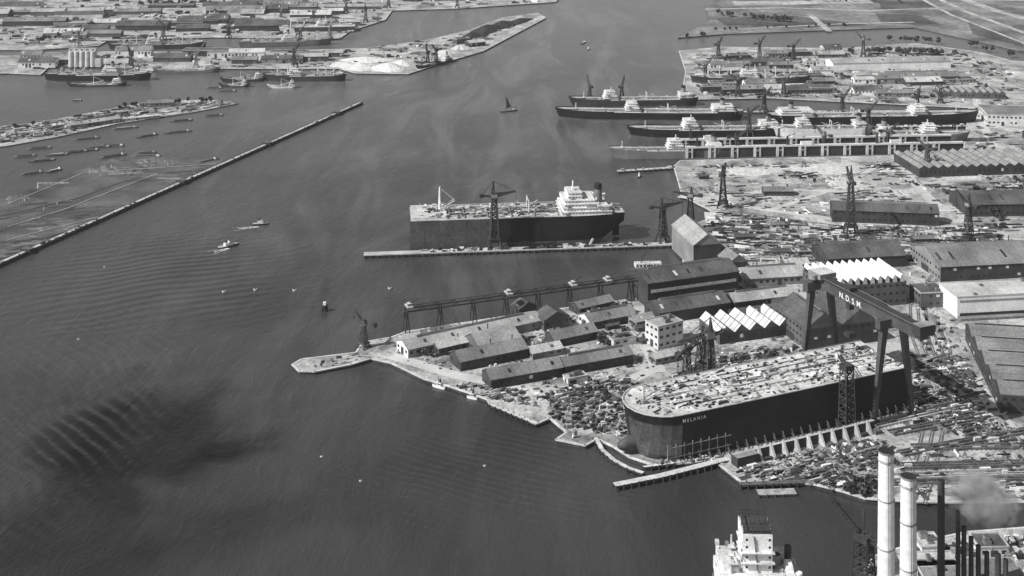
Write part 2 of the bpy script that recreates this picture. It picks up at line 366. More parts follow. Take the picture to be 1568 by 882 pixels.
H_('plate_hall',(992,472),(1132,452),36,20,5,wall='brick_dark',rm='roof_dark',gm='brick_dark',win=False)
a=P(992,472);c=P(1132,452);ang,L=frame(a,c);b=MB((a.x,a.y,0),ang)
b.box(3,L-3,-.3,-.05,12,14.5,'pale');b.box(3,L-3,-.3,-.05,5,6,'grey');b.done('clerestory_glazing')
H_('plate_hall',(1010,497),(1118,480),26,9,5,wall='brick_dark',rm='roof_dark',gm='brick_dark')
H_('office_block',(1008,536),(1046,526),16,17,None,'flat',wall='cream',rm='roof_light',wp=1)
H_('foundry_hall',(1062,414),(1104,411),60,22,9,wall='brick_dark',rm='roof_light',gm='wall_grey',axis='y',win=False)
H_('workshop',(1116,424),(1145,421),30,12,6,wall='brick_dark',rm='roof_grey',gm='wall_grey',axis='y')
H_('sawtooth_hall',(1102,528),(1216,512),34,8,5,'saw',wall='brick_dark',rm='roof_dark',bays=5,gm='brick',toothm='cream')
H_('small_workshop',(1125,478),(1222,466),20,8,4,wall='brick_dark',rm='roof_light')
H_('small_workshop',(1130,500),(1220,488),16,7,4,wall='brick_dark',rm='roof_dark')
H_('assembly_hall',(1234,537),(1345,523),48,16,10,'multi',wall='brick_dark',rm='roof_dark',gm='brick',bays=2,wp=1)
H_('striped_roof_hall',(1262,476),(1388,466),42,19,6,'monitor',wall='brick',rm='roof_dark',gm='brick',bays=11,wp=1)
H_('machine_shop',(1268,414),(1388,408),40,10,7,wall='brick_dark',rm='roof_dark')
H_('machine_shop',(1142,440),(1236,434),28,7,5,wall='wall_grey',rm='roof_light',gm='cream')
H_('white_hall',(1466,488),(1620,480),32,17,None,'flat',wall='white',rm='roof_pale',win=False)
H_('machine_shop',(1440,432),(1600,424),60,13,9,wall='brick_dark',rm='roof_grey',gm='wall_grey')
H_('machine_shop',(1410,472),(1452,470),22,12,None,'flat',wall='brick',rm='roof_dark')
a=P(1466,488);c=P(1620,480);ang,L=frame(a,c);b=MB((a.x,a.y,0),ang)
b.box(2,L,-.35,-.12,2,4.2,'glass');b.box(2,L,-.3,-.1,13,14.4,'grey');b.box(0,L,-6,-.4,0,2,'midgrey','roof_grey');b.done('lean_to_roof')
a=P(1532,632);b_=P(1478,520)
def hall_w(name,a,ang,L,D,h,**k):
    def inv(v): return (CX+v.x*FO/v.y, HZ+FO*HC/v.y)
    c=a+Vector((math.cos(ang)*L,math.sin(ang)*L,0));return hall(name,inv(a),inv(c),D,h,**k)
ang,L=frame(b_,a)
hall_w('rolling_mill_hall',b_,ang,L,46,12,roof='multi',rh=5,wall='brick_dark',rm='roof_grey',bays=max(2,int(L/22)))
H_('long_dark_hall',(1275,340),(1438,346),22,12,6,wall='brick_dark',rm='roof_dark',gm='black')
H_('sawtooth_hall',(1408,272),(1640,264),70,10,3,'saw',wall='brick_dark',rm='roof_dark',bays=16,toothm='grey')
H_('machine_shop',(1482,332),(1620,330),50,12,7,wall='brick_dark',rm='roof_dark')
H_('brick_shed',(1205,417),(1240,414),14,6,3,wall='brick',rm='roof_pale')
H_('machine_shop',(1512,192),(1640,196),60,14,None,'flat',wall='cream',rm='roof_grey')
H_('white_warehouse',(1276,108),(1456,104),36,11,5,wall='white',rm='roof_light',gm='white',win=False)
H_('warehouse',(1350,128),(1468,126),40,9,4,wall='brick',rm='roof_grey',gm='pale')
H_('warehouse',(1440,150),(1540,152),34,8,3,'saw',wall='brick',rm='roof_dark',bays=9,toothm='grey')
H_('brick_office',(1262,86),(1290,85),18,14,4,wall='cream',rm='roof_dark')
H_('brick_shed',(1170,300),(1215,300),14,5,3,wall='brick_dark',rm='roof_grey')
H_('brick_shed',(1440,395),(1500,398),18,7,3,wall='brick_dark',rm='roof_dark')
def fill(name,zone,cols,rows,lw,dw,hw,walls,roofs,prob=.75,ang0=None):
    (x0,y0),(x1,y1)=zone
    for r in range(rows):
        for c in range(cols):
            if R()>prob:continue
            y=y0+(y1-y0)*(r+U(.2,.8))/rows;x=x0+(x1-x0)*(c+U(.1,.6))/cols
            a=P(x,y);L=U(*lw);an=(ang0 if ang0 is not None else .1)+U(-.05,.05)
            hall_w(name,a,an,L,U(*dw),U(*hw),wall=random.choice(walls),rm=random.choice(roofs),roof=random.choice(['gable','gable','gable','flat']),win=y>60)
W1=['brick','wall_grey','brick_dark','brick_dark','brick','cream','white'];R1=['roof_grey','roof_light','roof_dark','roof_dark','roof_grey','roof_pale']
fill('workshop',((1070,98),(1260,150)),6,4,(30,70),(14,22),(5,9),W1,R1,.8)
fill('workshop',((1290,120),(1470,160)),4,2,(30,60),(14,24),(5,9),W1,R1,.7)
fill('workshop',((1100,82),(1270,95)),5,1,(30,60),(14,24),(5,9),W1,R1,.8)
fill('workshop',((1500,205),(1600,250)),2,2,(20,50),(14,24),(6,9),W1,R1,.7)
fill('site_hut',((1110,340),(1480,400)),8,3,(8,24),(6,10),(3,4.5),W1,R1,.45)
fill('site_hut',((1060,250),(1380,300)),8,3,(6,14),(4,7),(3,4),W1,R1,.2)
fill('site_hut',((1150,425),(1230,520)),3,3,(10,22),(8,12),(4,6),W1,R1,.5)
fill('site_hut',((840,480),(1000,560)),6,4,(7,12),(4,6),(3,4),W1,R1,.35,.5)
fill('warehouse',((170,84),(520,100)),8,2,(35,80),(16,26),(6,10),W1,R1,.8,.05)
fill('warehouse',((20,86),(100,106)),2,2,(25,60),(16,26),(6,10),W1,R1,.8,.05)
fill('warehouse',((-60,10),(520,52)),13,5,(40,120),(18,36),(6,10),W1,R1,.6,.05)
fill('warehouse',((10,54),(150,66)),4,1,(40,90),(18,30),(6,10),W1,R1,.8,.05)
fill('warehouse',((590,0),(800,8)),4,1,(40,90),(18,30),(6,10),W1,R1,.7,.1)
fill('warehouse',((660,66),(760,74)),4,1,(20,40),(10,18),(6,9),W1,R1,.7,.6)

a=P(104,103);b=MB((a.x,a.y,0),.03)
for i in range(5):
    for j in range(2):b.cyl(i*8.6+4,j*9+4,4.2,4.2,0,25,'cream',16,'pale')
b.box(0,43,3,14,25.05,29,'cream','grey');b.box(43.1,52,0,16,0,14,'cream','grey')
for i in range(5):b.box(i*8.6+2,i*8.6+6,2.85,2.98,26.3,28,'glass')
b.done('grain_silo')
def heap(name,px,rx,ry,h,m,ang=0):
    p=P(*px);b=MB((p.x,p.y,0),ang);n=26;rings=7;vs=[]
    for k in range(rings+1):
        f=k/rings
        for i in range(n):
            t=6.2832*i/n;w=1+.13*math.sin(3*t+px[0])+.08*math.sin(7*t)+U(-.03,.03)
            r=(1-f)**.9;vs.append((rx*w*r*math.cos(t),ry*w*r*math.sin(t),h*(f**.9)+U(-.3,.3)*(0<k<rings)))
    fs=[(k*n+i,k*n+(i+1)%n,(k+1)*n+(i+1)%n,(k+1)*n+i) for k in range(rings) for i in range(n)]
    b.add(vs,fs,m);b.done(name)
for px,rx,ry,h in[((552,103),32,30,7),((596,106),30,24,11),((560,93),44,24,7),((615,98),20,24,7),((524,99),22,22,5)]:heap('salt_heap',px,rx,ry,h,'sand')
for px,rx,ry,h in[((722,58),18,50,11),((745,48),20,60,13),((768,41),18,60,12),((795,34),14,50,8)]:heap('coal_heap',px,rx,ry,h,'coal',-.5)
for px,rx,ry,h in[((684,82),20,30,7),((705,74),16,24,7)]:heap('sand_heap',px,rx,ry,h,'pale',-.3)
heap('sand_heap',(1262,258),46,24,2,'pale');heap('sand_heap',(1150,262),36,18,1.5,'pale');heap('sand_heap',(1290,280),20,24,1.5,'pale')

# ================= ships =================
def hull(b,L,B,D,hm,fb=.17,fs=.12,rake=6,over=3,sheer=2,boot='boot',deck='deck_grey',bulw=1.2,n=30,blunt=.62,cut=False):
    K=5;rows=[]
    for i in range(n+1):
        t=(i/n)
        if t<.25:t=.25*(t/.25)**1.5
        row=[]
        for k in range(K+1):
            kk=k/K
            if t<fb:
                q=t/fb;f=(1-(1-q)**2)**(blunt+.5*(1-kk))
                dx=-rake*kk*(1-q)
            elif t>1-fs and not cut:
                q=(1-t)/fs;mn=.05+.5*kk;f=mn+(1-mn)*max(0,(1-(1-q)**2))**(.7+.5*(1-kk));dx=over*kk*(1-q)
            else:f=1;dx=0
            z=kk*D+(sheer*((1-2*t)**4)*(1.4 if t<.5 else .8))*kk
            row.append((t*L+dx,B/2*f,z))
        rows.append(row)
    for sg in(-1,1):
        for i in range(n):
            for k in range(K):
                q=[rows[i][k],rows[i+1][k],rows[i+1][k+1],rows[i][k+1]]
                vs=[(x,y*sg,z) for x,y,z in q];b.add(vs,[(0,1,2,3) if sg<0 else (3,2,1,0)],boot if k==0 else hm)
            p,q=rows[i][K],rows[i+1][K]
            if i<n*.3 or i>n*.85:
                b.add([(p[0],p[1]*sg,p[2]),(q[0],q[1]*sg,q[2]),(q[0],q[1]*sg,q[2]+bulw),(p[0],p[1]*sg,p[2]+bulw)],[(0,1,2,3) if sg<0 else (3,2,1,0)],hm)
    for i in range(n):
        p,q=rows[i][K],rows[i+1][K]
        b.add([(p[0],-p[1],p[2]-.02),(q[0],-q[1],q[2]-.02),(q[0],q[1],q[2]-.02),(p[0],p[1],p[2]-.02)],[(0,1,2,3)],deck)
    e=rows[-1];b.add([(x,-y,z) for x,y,z in e]+[(x,y,z) for x,y,z in e[::-1]],[tuple(range(2*(K+1)))],hm)
    return rows
def house(b,x0,x1,w,z,lv,lh=2.8,m='white',step=1.6,wing=True,pitch=3.0,front=1):
    for l in range(lv):
        a=x0+l*step*(.6);c=x1-l*step;ww=w*(1-.07*l)
        if c-a<4:c=a+4
        z0=z+l*lh;z1=z0+lh
        b.box(a,c,-ww/2,ww/2,z0,z1-.25,m)
        b.box(a-.8,c+.9,-ww/2-.8,ww/2+.8,z1-.24,z1,'pale' if l<lv-1 else 'white','deck_light')
        n=max(2,int((c-a)/pitch))
        for i in range(n):
            xx=a+(i+.3)*(c-a)/n
            for s_ in(-1,1):
                y=s_*ww/2;b.box(xx,xx+.9,min(y,y+s_*.08),max(y,y+s_*.08),z0+1.0,z0+1.9,'glass')
        n=max(2,int(ww/pitch))
        for i in range(n):
            yy=-ww/2+(i+.3)*ww/n
            b.box(a-.08,a,yy,yy+(1.8 if l==lv-1 else .9),z0+1,z0+1.95,'glass');b.box(c,c+.08,yy,yy+.9,z0+1,z0+1.9,'glass')
    if wing:
        a=x0+(lv-1)*step*.6;b.box(a-.5,a+3.5,-w*.62,w*.62,z+(lv-1)*lh-.1,z+(lv-1)*lh+.18,'white');
        for s_ in(-1,1):b.box(a-.5,a+3.5,s_*w*.62-.2,s_*w*.62+.2,z+(lv-1)*lh+.2,z+(lv-1)*lh+1.3,'white')
    return z+lv*lh
def funnel(b,x,z,h=9,r=2.6,m='grey',top='black'):
    b.cyl(x,0,r*1.15,r,z,z+h*.7,m,14);b.cyl(x,0,r*1.02,r*.9,z+h*.7,z+h,top,14);b.cyl(x-.6,0,.5,.5,z+h,z+h+1.4,'black',8)
def mast(b,x,z,h,t=.7,m='cream',der=0,B=20,y=0):
    b.cyl(x,y,t,t*.5,z,z+h,m,8);b.beam((x,y-3,z+h*.8),(x,y+3,z+h*.8),.5,m);b.box(x-1.4,x+1.4,y-1.6,y+1.6,z,z+2.4,m)
    for k in range(der):
        s_=1 if k%2 else -1;dx=(1 if k<2 else -1)*14
        b.beam((x,y+s_*1.5,z+2.5),(x+dx,y+s_*3,z+h*.45),.45,m);b.beam((x,y,z+h*.95),(x+dx,y+s_*3,z+h*.45),.2,m)
def kingpost(b,x,z,h,w=8,m='cream'):
    for s_ in(-1,1):b.cyl(x,s_*w/2,.7,.5,z,z+h,m,8);b.beam((x,s_*w/2,z+2),(x+11,s_*w/2,z+h*.6),.45,m);b.beam((x,s_*w/2,z+2),(x-11,s_*w/2,z+h*.6),.45,m)
    b.beam((x,-w/2,z+h*.9),(x,w/2,z+h*.9),.6,m)
def boats(b,x,z,w):
    for s_ in(-1,1):
        for d in(0,8):
            b.rbox(x+d,s_*w/2,6,2,z,z+1.3,0,'white',tap=1.15);b.beam((x+d-2.4,s_*w/2,z-1),(x+d-2.4,s_*w/2,z+2.6),.25,'white');b.beam((x+d+2.4,s_*w/2,z-1),(x+d+2.4,s_*w/2,z+2.6),.25,'white')
def ship(name,bow,stern,B,D,hm='hull_black',kind='cargo',z=WZ,sup=.5,deck='deck_grey',aft=.84,boot='boot',fun='grey'):
    a=P(*bow);c=P(*stern);ang,L=frame(a,c);b=MB((a.x,a.y,z-.4),ang)
    hull(b,L,B,D,hm,sheer=2.2,deck=deck,boot=boot,fs=.13 if kind!='tanker' else .1,fb=.18)
    b.box(L*.01,L*.10,-B*.18,B*.18,D+1.4,D+2.4,hm,deck)
    if kind=='cargo':
        x0=sup*L;t=house(b,x0-L*.08,x0+L*.09,B*.9,D,4);funnel(b,x0+3,t,8,2.6,fun);mast(b,x0-L*.05,t,8);boats(b,x0,D+6,B*.92)
        house(b,L*.9,L*.97,B*.5,D+.8,1,wing=False)
        for f in(.14,.27,.36,.66,.76,.86):
            if f in(.27,.76):mast(b,f*L,D,17,.9,'cream',4)
            elif abs(f-sup)>.12:kingpost(b,f*L,D,11,B*.4)
        for f in(.17,.225,.31,.385,.62,.69,.805):
            if abs(f-sup)>.11:b.box(f*L,f*L+L*.04,-B*.24,B*.24,D,D+1.8,random.choice(['grey','deck_dark','pale']),random.choice(['timber_light','deck_dark','grey']))
    elif kind=='tanker':
        x0=sup*L
        if sup>0:t=house(b,x0-9,x0+11,B*.88,D,4);mast(b,x0+2,t,6);boats(b,x0-2,D+5,B*.9)
        t=house(b,L*aft,L*.965,B*.88,D,3);funnel(b,L*.9,t,9,3.2,fun);boats(b,L*(aft+.02),D+6,B*.86)
        b.box(L*.1,L*aft,-1,1,D+1.6,D+2.6,'pale');
        for i in range(int(L*.7/9)):b.box(L*.12+i*9,L*.12+i*9+.6,-1.5,1.5,D,D+1.6,'grey')
        for y in(-3,3,-4.2,4.2):b.beam((L*.12,y,D+.7),(L*aft,y,D+.7),.45,'grey')
        kingpost(b,.6*L,D,9,B*.4);mast(b,L*.09,D+1.4,9)
        for i in range(50):
            x=U(.12,aft-.02)*L;y=U(-.42,.42)*B;b.box(x,x+U(.8,3),y,y+U(.6,2),D,D+U(.5,1.6),random.choice(['grey','pale','dark','white']))
    elif kind=='coaster':
        t=house(b,L*.76,L*.94,B*.75,D,3,2.6);funnel(b,L*.88,t,5,1.5,fun)
        for f in(.2,.45):b.box(f*L,f*L+L*.2,-B*.3,B*.3,D,D+1.6,'grey','timber_light')
        mast(b,L*.42,D,12,.6,'cream',2)
    return b.done(name)
ship('cargo_ship',(72,122),(229,120),22,10,sup=.62)
ship('coaster_ship',(108,131),(192,129),11,3.5,'hull_dark','coaster')
ship('cargo_ship',(408,122),(528,121),20,9,'hull_dark',sup=.36)
ship('coaster_ship',(342,124),(405,122),12,5,'hull_dark','coaster')
ship('coaster_ship',(340,131),(380,131),9,3,'hull_dark','coaster')
ship('motor_yacht',(415,133),(452,132),8,3,'white','coaster')
ship('cargo_ship',(170,75),(314,71),20,9,'hull_dark',sup=.45)
ship('cargo_ship',(505,66),(368,70),20,9,'hull_grey',sup=.45)
ship('cargo_ship',(262,36),(380,33),22,9,'white',sup=.55)
ship('coaster_ship',(640,105),(690,92),12,5,'hull_dark','coaster')
ship('cargo_ship',(535,44),(430,48),20,9,'white',sup=.4)
ship('coaster_ship',(240,111),(335,108),13,5,'hull_grey','coaster')
# repair basin
ship('tanker_ship',(857,178),(1134,180),29,11,'hull_black','tanker',sup=.4)
ship('tanker_ship',(877,160),(1065,158),24,10,'hull_dark','tanker',sup=.3,aft=.86)
ship('tanker_ship',(967,206),(1200,204),28,10,'hull_black','tanker',sup=.38)
ship('tanker_ship',(1492,186),(1180,190),30,14,'hull_black','tanker',sup=.28,aft=.8)
ship('cargo_ship',(1185,207),(1330,206),22,12,'white','tanker',sup=.3)
ship('cargo_ship',(1235,128),(1060,126),22,9,'hull_dark',sup=.5,z=.4)
ship('tanker_ship',(1478,215),(1340,213),24,11,'hull_grey','tanker',sup=.4)
ship('cargo_ship',(937,240),(1110,238),22,11,'hull_grey','tanker',sup=.55)
def pier(name,pa,pb,w,h=.4,m='concrete',side='dark',piles=True):
    a=P(*pa);c=P(*pb);ang,L=frame(a,c);b=MB((a.x,a.y,0),ang)
    b.box(0,L,-w/2,w/2,h-1.6,h,side,m)
    x=1
    while x<L:
        for y in(-w/2-.3,w/2+.3):b.cyl(x,y,.5,.5,-6,h+.9,'dark',6)
        x+=7
    for i in range(int(L/14)):
        x=U(2,L-4);b.box(x,x+U(1,5),U(-w*.4,0),w*.3*R()+.3,h,h+U(.5,2.4),random.choice(['grey','dark','pale','rust','white']))
    return b.done(name)
pier('pier',(945,262),(1040,256),7,.3);pier('pier',(1060,197),(1480,193),8,.6);pier('pier',(1060,172),(1480,170),8,.6)
# floating dock
a=P(1050,243);c=P(1476,235);ang,L=frame(a,c);b=MB((a.x,a.y,WZ),ang)
b.box(0,L,0,42,-3,2.5,'hull_grey','deck_dark')
for y0 in(0,37):
    b.box(0,L,y0+1.2,y0+3.8,2.5,14,'hull_dark','deck_light');b.box(0,L,y0,y0+5,14.02,15.8,'cream','deck_light')
    k=0;x=0
    while x<L-12:
        b.box(x,x+3,y0-.1,y0+1.18,2.5,14.01,'cream');b.box(x+7,x+8.6,y0-.1,y0+1.18,2.5,14.01,'pale');b.box(x+3,x+7,y0+.3,y0+1.18,9,11,'grey')
        if k%4==1:b.box(x+3,x+16,y0+.3,y0+4.6,15.8,19.5,'white','pale')
        if k%4==0:b.lattice(x+14,y0+2.5,2.4,1.2,15.8,26,3,.4,'dark');b.beam((x+14,y0+2.5,26),(x+24,y0+2.5,29),.6,'dark')
        x+=27;k+=1
b.done('floating_dock')

# ---- aft section of the tanker at the fitting-out pier ----
a=P(629,381);dirr=P(1040,372)-P(557,388);ang=math.atan2(dirr.y,dirr.x)
L=203;B=46;D=27
o=Vector((a.x,a.y,WZ));nrm=Vector((-math.sin(ang),math.cos(ang),0));oo=o+nrm*(B/2+2)
b=MB(oo,ang)
K=6;n=30;rows=[]
for i in range(n+1):
    t=i/n;row=[]
    for k in range(K+1):
        kk=k/K
        q=max(0,(t-.76)/.24)
        cutz=(0 if t<.86 else (t-.86)/.14*.62)
        f=1-(.38*kk+.92*(1-kk))*q**2.0
        row.append((t*L,B/2*max(.04,f),D*max(kk,cutz)))
    rows.append(row)
for sg in(-1,1):
    for i in range(n):
        for k in range(K):
            q=[rows[i][k],rows[i+1][k],rows[i+1][k+1],rows[i][k+1]]
            m=('hull_primer_and_sunlit' if rows[i][0][0]<L*.34 else ('boot' if k<1 else 'hull_black'))
            b.add([(x,y*sg,z) for x,y,z in q],[(0,1,2,3) if sg<0 else(3,2,1,0)],m)
for i in range(n):
    p,q=rows[i][K],rows[i+1][K];b.add([(p[0],-p[1],p[2]),(q[0],-q[1],q[2]),(q[0],q[1],q[2]),(p[0],p[1],p[2])],[(0,1,2,3)],'deck_grey')
    p,q=rows[i][0],rows[i+1][0];b.add([(p[0],-p[1],p[2]),(q[0],-q[1],q[2]),(q[0],q[1],q[2]),(p[0],p[1],p[2])],[(3,2,1,0)],'hull_black')
for e,mm in((rows[0],'hull_primer_and_sunlit'),(rows[-1],'hull_black')):
    b.add([(x,-y,z) for x,y,z in e]+[(x,y,z) for x,y,z in e[::-1]],[tuple(range(2*(K+1)))],mm)
for y in(-B/2+.2,B/2-.2):b.beam((0,y,D+1),(L*.86,y,D+1),.25,'white',.25)
x=2
while x<L*.86:
    for y in(-B/2+.2,B/2-.2):b.beam((x,y,D),(x,y,D+1.1),.18,'white')
    x+=3
b.box(L*.955,L*.985,-.6,.6,1,D*.5,'hull_black')
b.box(1,34,-B*.44,B*.44,D,D+2.2,'cream','deck_light')
t=house(b,L*.70,L*.935,B*.86,D,2,3.2,pitch=3,step=3);t=house(b,L*.715,L*.86,B*.72,t,2,3.1,pitch=3,step=.8);t=house(b,L*.735,L*.8,B*.5,t,2,3.0,pitch=3,step=.5);mast(b,L*.765,t,9,1,'white')
b.cyl(L*.885,0,4.4,3.8,D+6,D+19,'midgrey',18);b.cyl(L*.885,0,3.95,3.6,D+19,D+24,'black',18)
for y in(-9,9):b.cyl(L*.87,y,.9,.9,D+6,D+13,'white',8)
boats(b,L*.82,D+9.5,B*.8);boats(b,L*.88,D+7.5,B*.84)
mast(b,28,D+2,23,1.5,'white',2);b.beam((28,-7,D+11),(28,7,D+11),.9,'white');kingpost(b,112,D,12,18,'cream')
for i in range(280):
    x=U(5,L*.69);y=U(-.46,.46)*B;z0=D+(2.2 if x<34 else 0)+.02
    b.box(x,x+U(.7,5),y,y+U(.5,2.4),z0,z0+U(.3,2.),random.choice(['white','pale','grey','dark','grey','rust','cream']))
for y in(-8,-6,0,6,9):b.beam((36,y,D+.9),(L*.69,y,D+.9),.6,random.choice(['grey','pale','dark']))
for x in range(50,140,22):b.box(x,x+.8,-B*.44,B*.44,D,D+1.4,'grey')
for i in range(60):
    x=U(.94,.985)*L;y=U(-.2,.2)*B;b.box(x,x+U(.6,2.5),y,y+U(.5,2.),D,D+U(.5,1.8),random.choice(['white','grey','dark']))
b.done('tanker_aft_section')
a=P(557,390);c=P(1042,374);ang,L=frame(a,c);b=MB((a.x,a.y,0),ang)
b.box(0,L,-4,5,-1.5,.8,'quay_wall','concrete');b.box(0,L,-4.3,-3.7,.2,1.3,'coping')
for i in range(int(L/6)):b.cyl(i*6+1,-4.6,.55,.55,-6,.4,'dark',6)
for i in range(110):
    x=U(50,L-3);y=U(-3,3);b.box(x,x+U(1,5),y,y+U(.6,2),.8,.8+U(.4,2.6),random.choice(['grey','dark','pale','rust','white','black']))
b.beam((146,-2,1.2),(178,-2,7),1.6,'black',.8);b.beam((146,-2,8),(178,-2,1),1,'black',.8)
b.truss((142,-1,4),(182,-1,1),2,2.6,10,.35,'black');b.beam((208,0,1),(212,0,8),1.6,'cream')
b.done('fitting_out_pier')

# ================= cranes =================
def crane(name,px,h,w=9,jib=24,yaw=0,up=.35,m='steel',t=.8,cw=10,portal=True,z=0):
    p=P(*px);b=MB((p.x,p.y,z),yaw)
    zp=h*.14 if portal else 0
    if portal:
        for sx in(-1,1):
            for sy in(-1,1):b.beam((sx*w*.6,sy*w*.6,0),(sx*w*.45,sy*w*.45,zp),t*1.5,m);b.box(sx*w*.6-1.2,sx*w*.6+1.2,sy*w*.6-.6,sy*w*.6+.6,0,.9,'dark')
        b.box(-w*.55,w*.55,-w*.55,w*.55,zp,zp+1,m)
    b.lattice(0,0,w*.8,w*.35,zp,h*.74,max(4,int(h/7)),t*.75,m)
    zt=h*.74;b.box(-w*.35,w*.35,-w*.35,w*.35,zt,zt+1,m);b.box(-w*.3,w*.28,-w*.25,w*.25,zt+1,zt+4.2,'grey' if R()<.5 else m,'dark')
    tip=Vector((jib,0,zt+3+jib*up));back=Vector((-cw,0,zt+3.2));top=Vector((-1,0,h))
    for s_ in(-1,1):
        b.beam((2,s_*1.6,zt+2),tip+Vector((0,s_*.4,0)),t*.9,m);b.beam((2,s_*1.2,zt+4.5),tip+Vector((0,s_*.3,.3)),t*.6,m)
        b.beam((0,s_*1.6,zt+1),top,t*.8,m);b.beam((-3,s_*1.6,zt+1),top,t*.7,m);b.beam((0,s_*1.6,zt+1.5),back+Vector((0,s_*1.2,0)),t,m)
    n=8
    for k in range(n):
        f=k/n;q=Vector((2,1.4*(1-f),zt+2)).lerp(tip,f);r=Vector((2,-1.4*(1-f),zt+4.5)).lerp(tip,(k+.7)/n);b.beam(q,r,t*.4,m)
    b.beam(top,tip,t*.35,m);b.beam(top,back,t*.4,m);b.box(-cw-2,-cw+2,-1.8,1.8,zt+1.4,zt+4.4,'dark');b.beam(tip,tip-Vector((0,0,h*.3)),.2,'black');b.box(tip.x-.5,tip.x+.5,-.4,.4,tip.z-h*.3-1,tip.z-h*.3,'black')
    return b.done(name)
crane('tower_crane',(757,381),62,10,20,.15,.15,t=1.1,cw=12,z=.8,m='dark')
crane('dock_crane',(1015,371),42,9,20,.3,.1,t=1,m='dark',cw=12);crane('dock_crane',(1057,352),42,9,17,2.9,.1,t=1,m='dark')
crane('slewing_crane',(1107,318),44,8,14,1.2,.5,t=.9,m='dark');crane('slewing_crane',(1303,362),68,10,14,1.6,.7,t=.9,m='dark')
crane('slewing_crane',(1483,378),50,9,16,2,.6,t=.9,m='dark');crane('dock_crane',(557,532),22,6,10,2.5,.8,t=.6)
for x,y,h,yw,up in((1163,95,38,.6,.9),(1322,88,38,2.6,.9),(1147,208,36,.2,.6),(952,155,26,1.2,1.),(903,155,26,1.8,.9),(1360,230,28,.2,.6),(1128,240,28,.2,.6),(1262,234,26,2.2,.6),(1420,262,32,2.2,.6),(1170,172,26,.6,.8),(1290,172,26,.3,.8),(1405,172,26,1,.8),(1330,195,26,.4,.8),(1100,90,30,.9,.8),(1215,92,28,.4,.8)):
    crane('shipyard_crane',(x,y),h,7,14,yw,up,t=.85,m='steel')
for x,y in((460,62),(505,60),(250,60),(350,57),(120,70),(655,100),(668,98),(450,103),(200,102),(700,12),(560,34),(1080,120),(1130,148),(1200,148),(1440,158),(595,12),(430,36),(530,20),(480,36),(300,103)):
    crane('quay_crane',(x,y),U(22,32),7,U(10,16),U(0,6.28),U(.4,1.2),t=.85,m=random.choice(['dark','steel','grey']))
crane('slipway_crane',(1086,606),54,11,24,3.5,-.1,t=1,cw=12,m='steel');crane('slipway_crane',(1074,600),46,10,26,3.9,-.2,t=.9,m='steel');crane('slipway_crane',(1052,598),34,8,18,.8,.4,t=.7,m='steel')

# ===== the launch-ready hull =====
SA=math.radians(24);u=Vector((math.cos(SA),math.sin(SA),0));v=Vector((-math.sin(SA),math.cos(SA),0));T0=Vector((72.5,834,0))
L=202;B=49;D=29
root=bpy.data.objects.new('tanker_hull_on_slipway',None);bpy.context.collection.objects.link(root);root.location=T0;root.rotation_euler=(0,0,SA)
b=MB();n=40;K=10;rows=[]
for i in range(n+1):
    t=i/n;x=L*(t if t>.2 else .2*(t/.2)**1.6);row=[]
    for k in range(K+1):
        kk=k/K
        s0=(1-kk)*4.5
        e=25+7*(1-kk);q=min(1,max(0,(x-s0)/e));f=math.sqrt(max(0,1-(1-q)**2))
        bil=1-.07*max(0,(0.12-kk)/.12)**2
        row.append((max(x,s0) if x<e+s0 else x,B/2*f*bil,.9+kk*(D-.9)))
    rows.append(row)
for sg in(-1,1):
    for i in range(n):
        for k in range(K):
            q=[rows[i][k],rows[i+1][k],rows[i+1][k+1],rows[i][k+1]]
            b.add([(x,y*sg,z) for x,y,z in q],[(0,1,2,3) if sg<0 else(3,2,1,0)],'hull_primer_and_sunlit' if i<6 and k<8 and sg<0 else 'hull_black')  # paler near-side panel paints in the sunlit face of the bow
e=rows[-1];b.add([(x,-y,z) for x,y,z in e]+[(x,y,z) for x,y,z in e[::-1]],[tuple(range(2*(K+1)))],'rust')
for i in range(n):
    p,q=rows[i][0],rows[i+1][0];b.add([(p[0],-p[1],p[2]),(q[0],-q[1],q[2]),(q[0],q[1],q[2]),(p[0],p[1],p[2])],[(3,2,1,0)],'rust')
b.done('hull',root)
b=MB()
for i in range(n):
    p,q=rows[i][K],rows[i+1][K];b.add([(p[0],-p[1],p[2]),(q[0],-q[1],q[2]),(q[0],q[1],q[2]),(p[0],p[1],p[2])],[(0,1,2,3)],'deck_light')
    for sg in(-1,1):
        b.beam((p[0],p[1]*sg,p[2]+.25),(q[0],q[1]*sg,q[2]+.25),.7,'pale',.5)
        b.beam((p[0],p[1]*sg,p[2]+1.3),(q[0],q[1]*sg,q[2]+1.3),.14,'grey')
for i in range(480):
    x=U(8,L-2);hw=B/2*math.sqrt(max(0,1-max(0,1-x/25)**2))-2;y=U(-hw,hw)
    big=R()<.1
    b.rbox(x,y,U(3,8) if big else U(.8,3.),U(1.2,3) if big else U(.5,1.4),D+.02,D+U(.3,1.4),random.choice([0,0,0,1.57,.4]),random.choice(['white','pale','grey','dark','black','rust','deck_grey','dark']))
for y in(-14,-9,-3,2,3.5,10,16):
    x=30
    while x<L-8:
        e=min(L-4,x+U(14,50))
        if R()<.75:b.beam((x,y,D+.5),(e,y,D+.5),.45,random.choice(['grey','midgrey','pale','dark']))
        x=e+U(1,8)
for x in range(36,200,14):b.beam((x,-B/2+U(2,12),D+.2),(x,B/2-U(2,12),D+.2),.6,random.choice(['grey','midgrey','pale']),.4)
for x in(40,72,104,136,170):
    b.cyl(x,U(-10,10),1.6,1.6,D,D+1.6,'white',12);mast(b,x+9,D,U(4,7),.35,'grey',0,y=U(-12,12))
mast(b,12,D,13,.6,'grey',2);b.beam((52,10,D+1),(70,-4,D+15),.7,'pale')
b.done('deck',root)
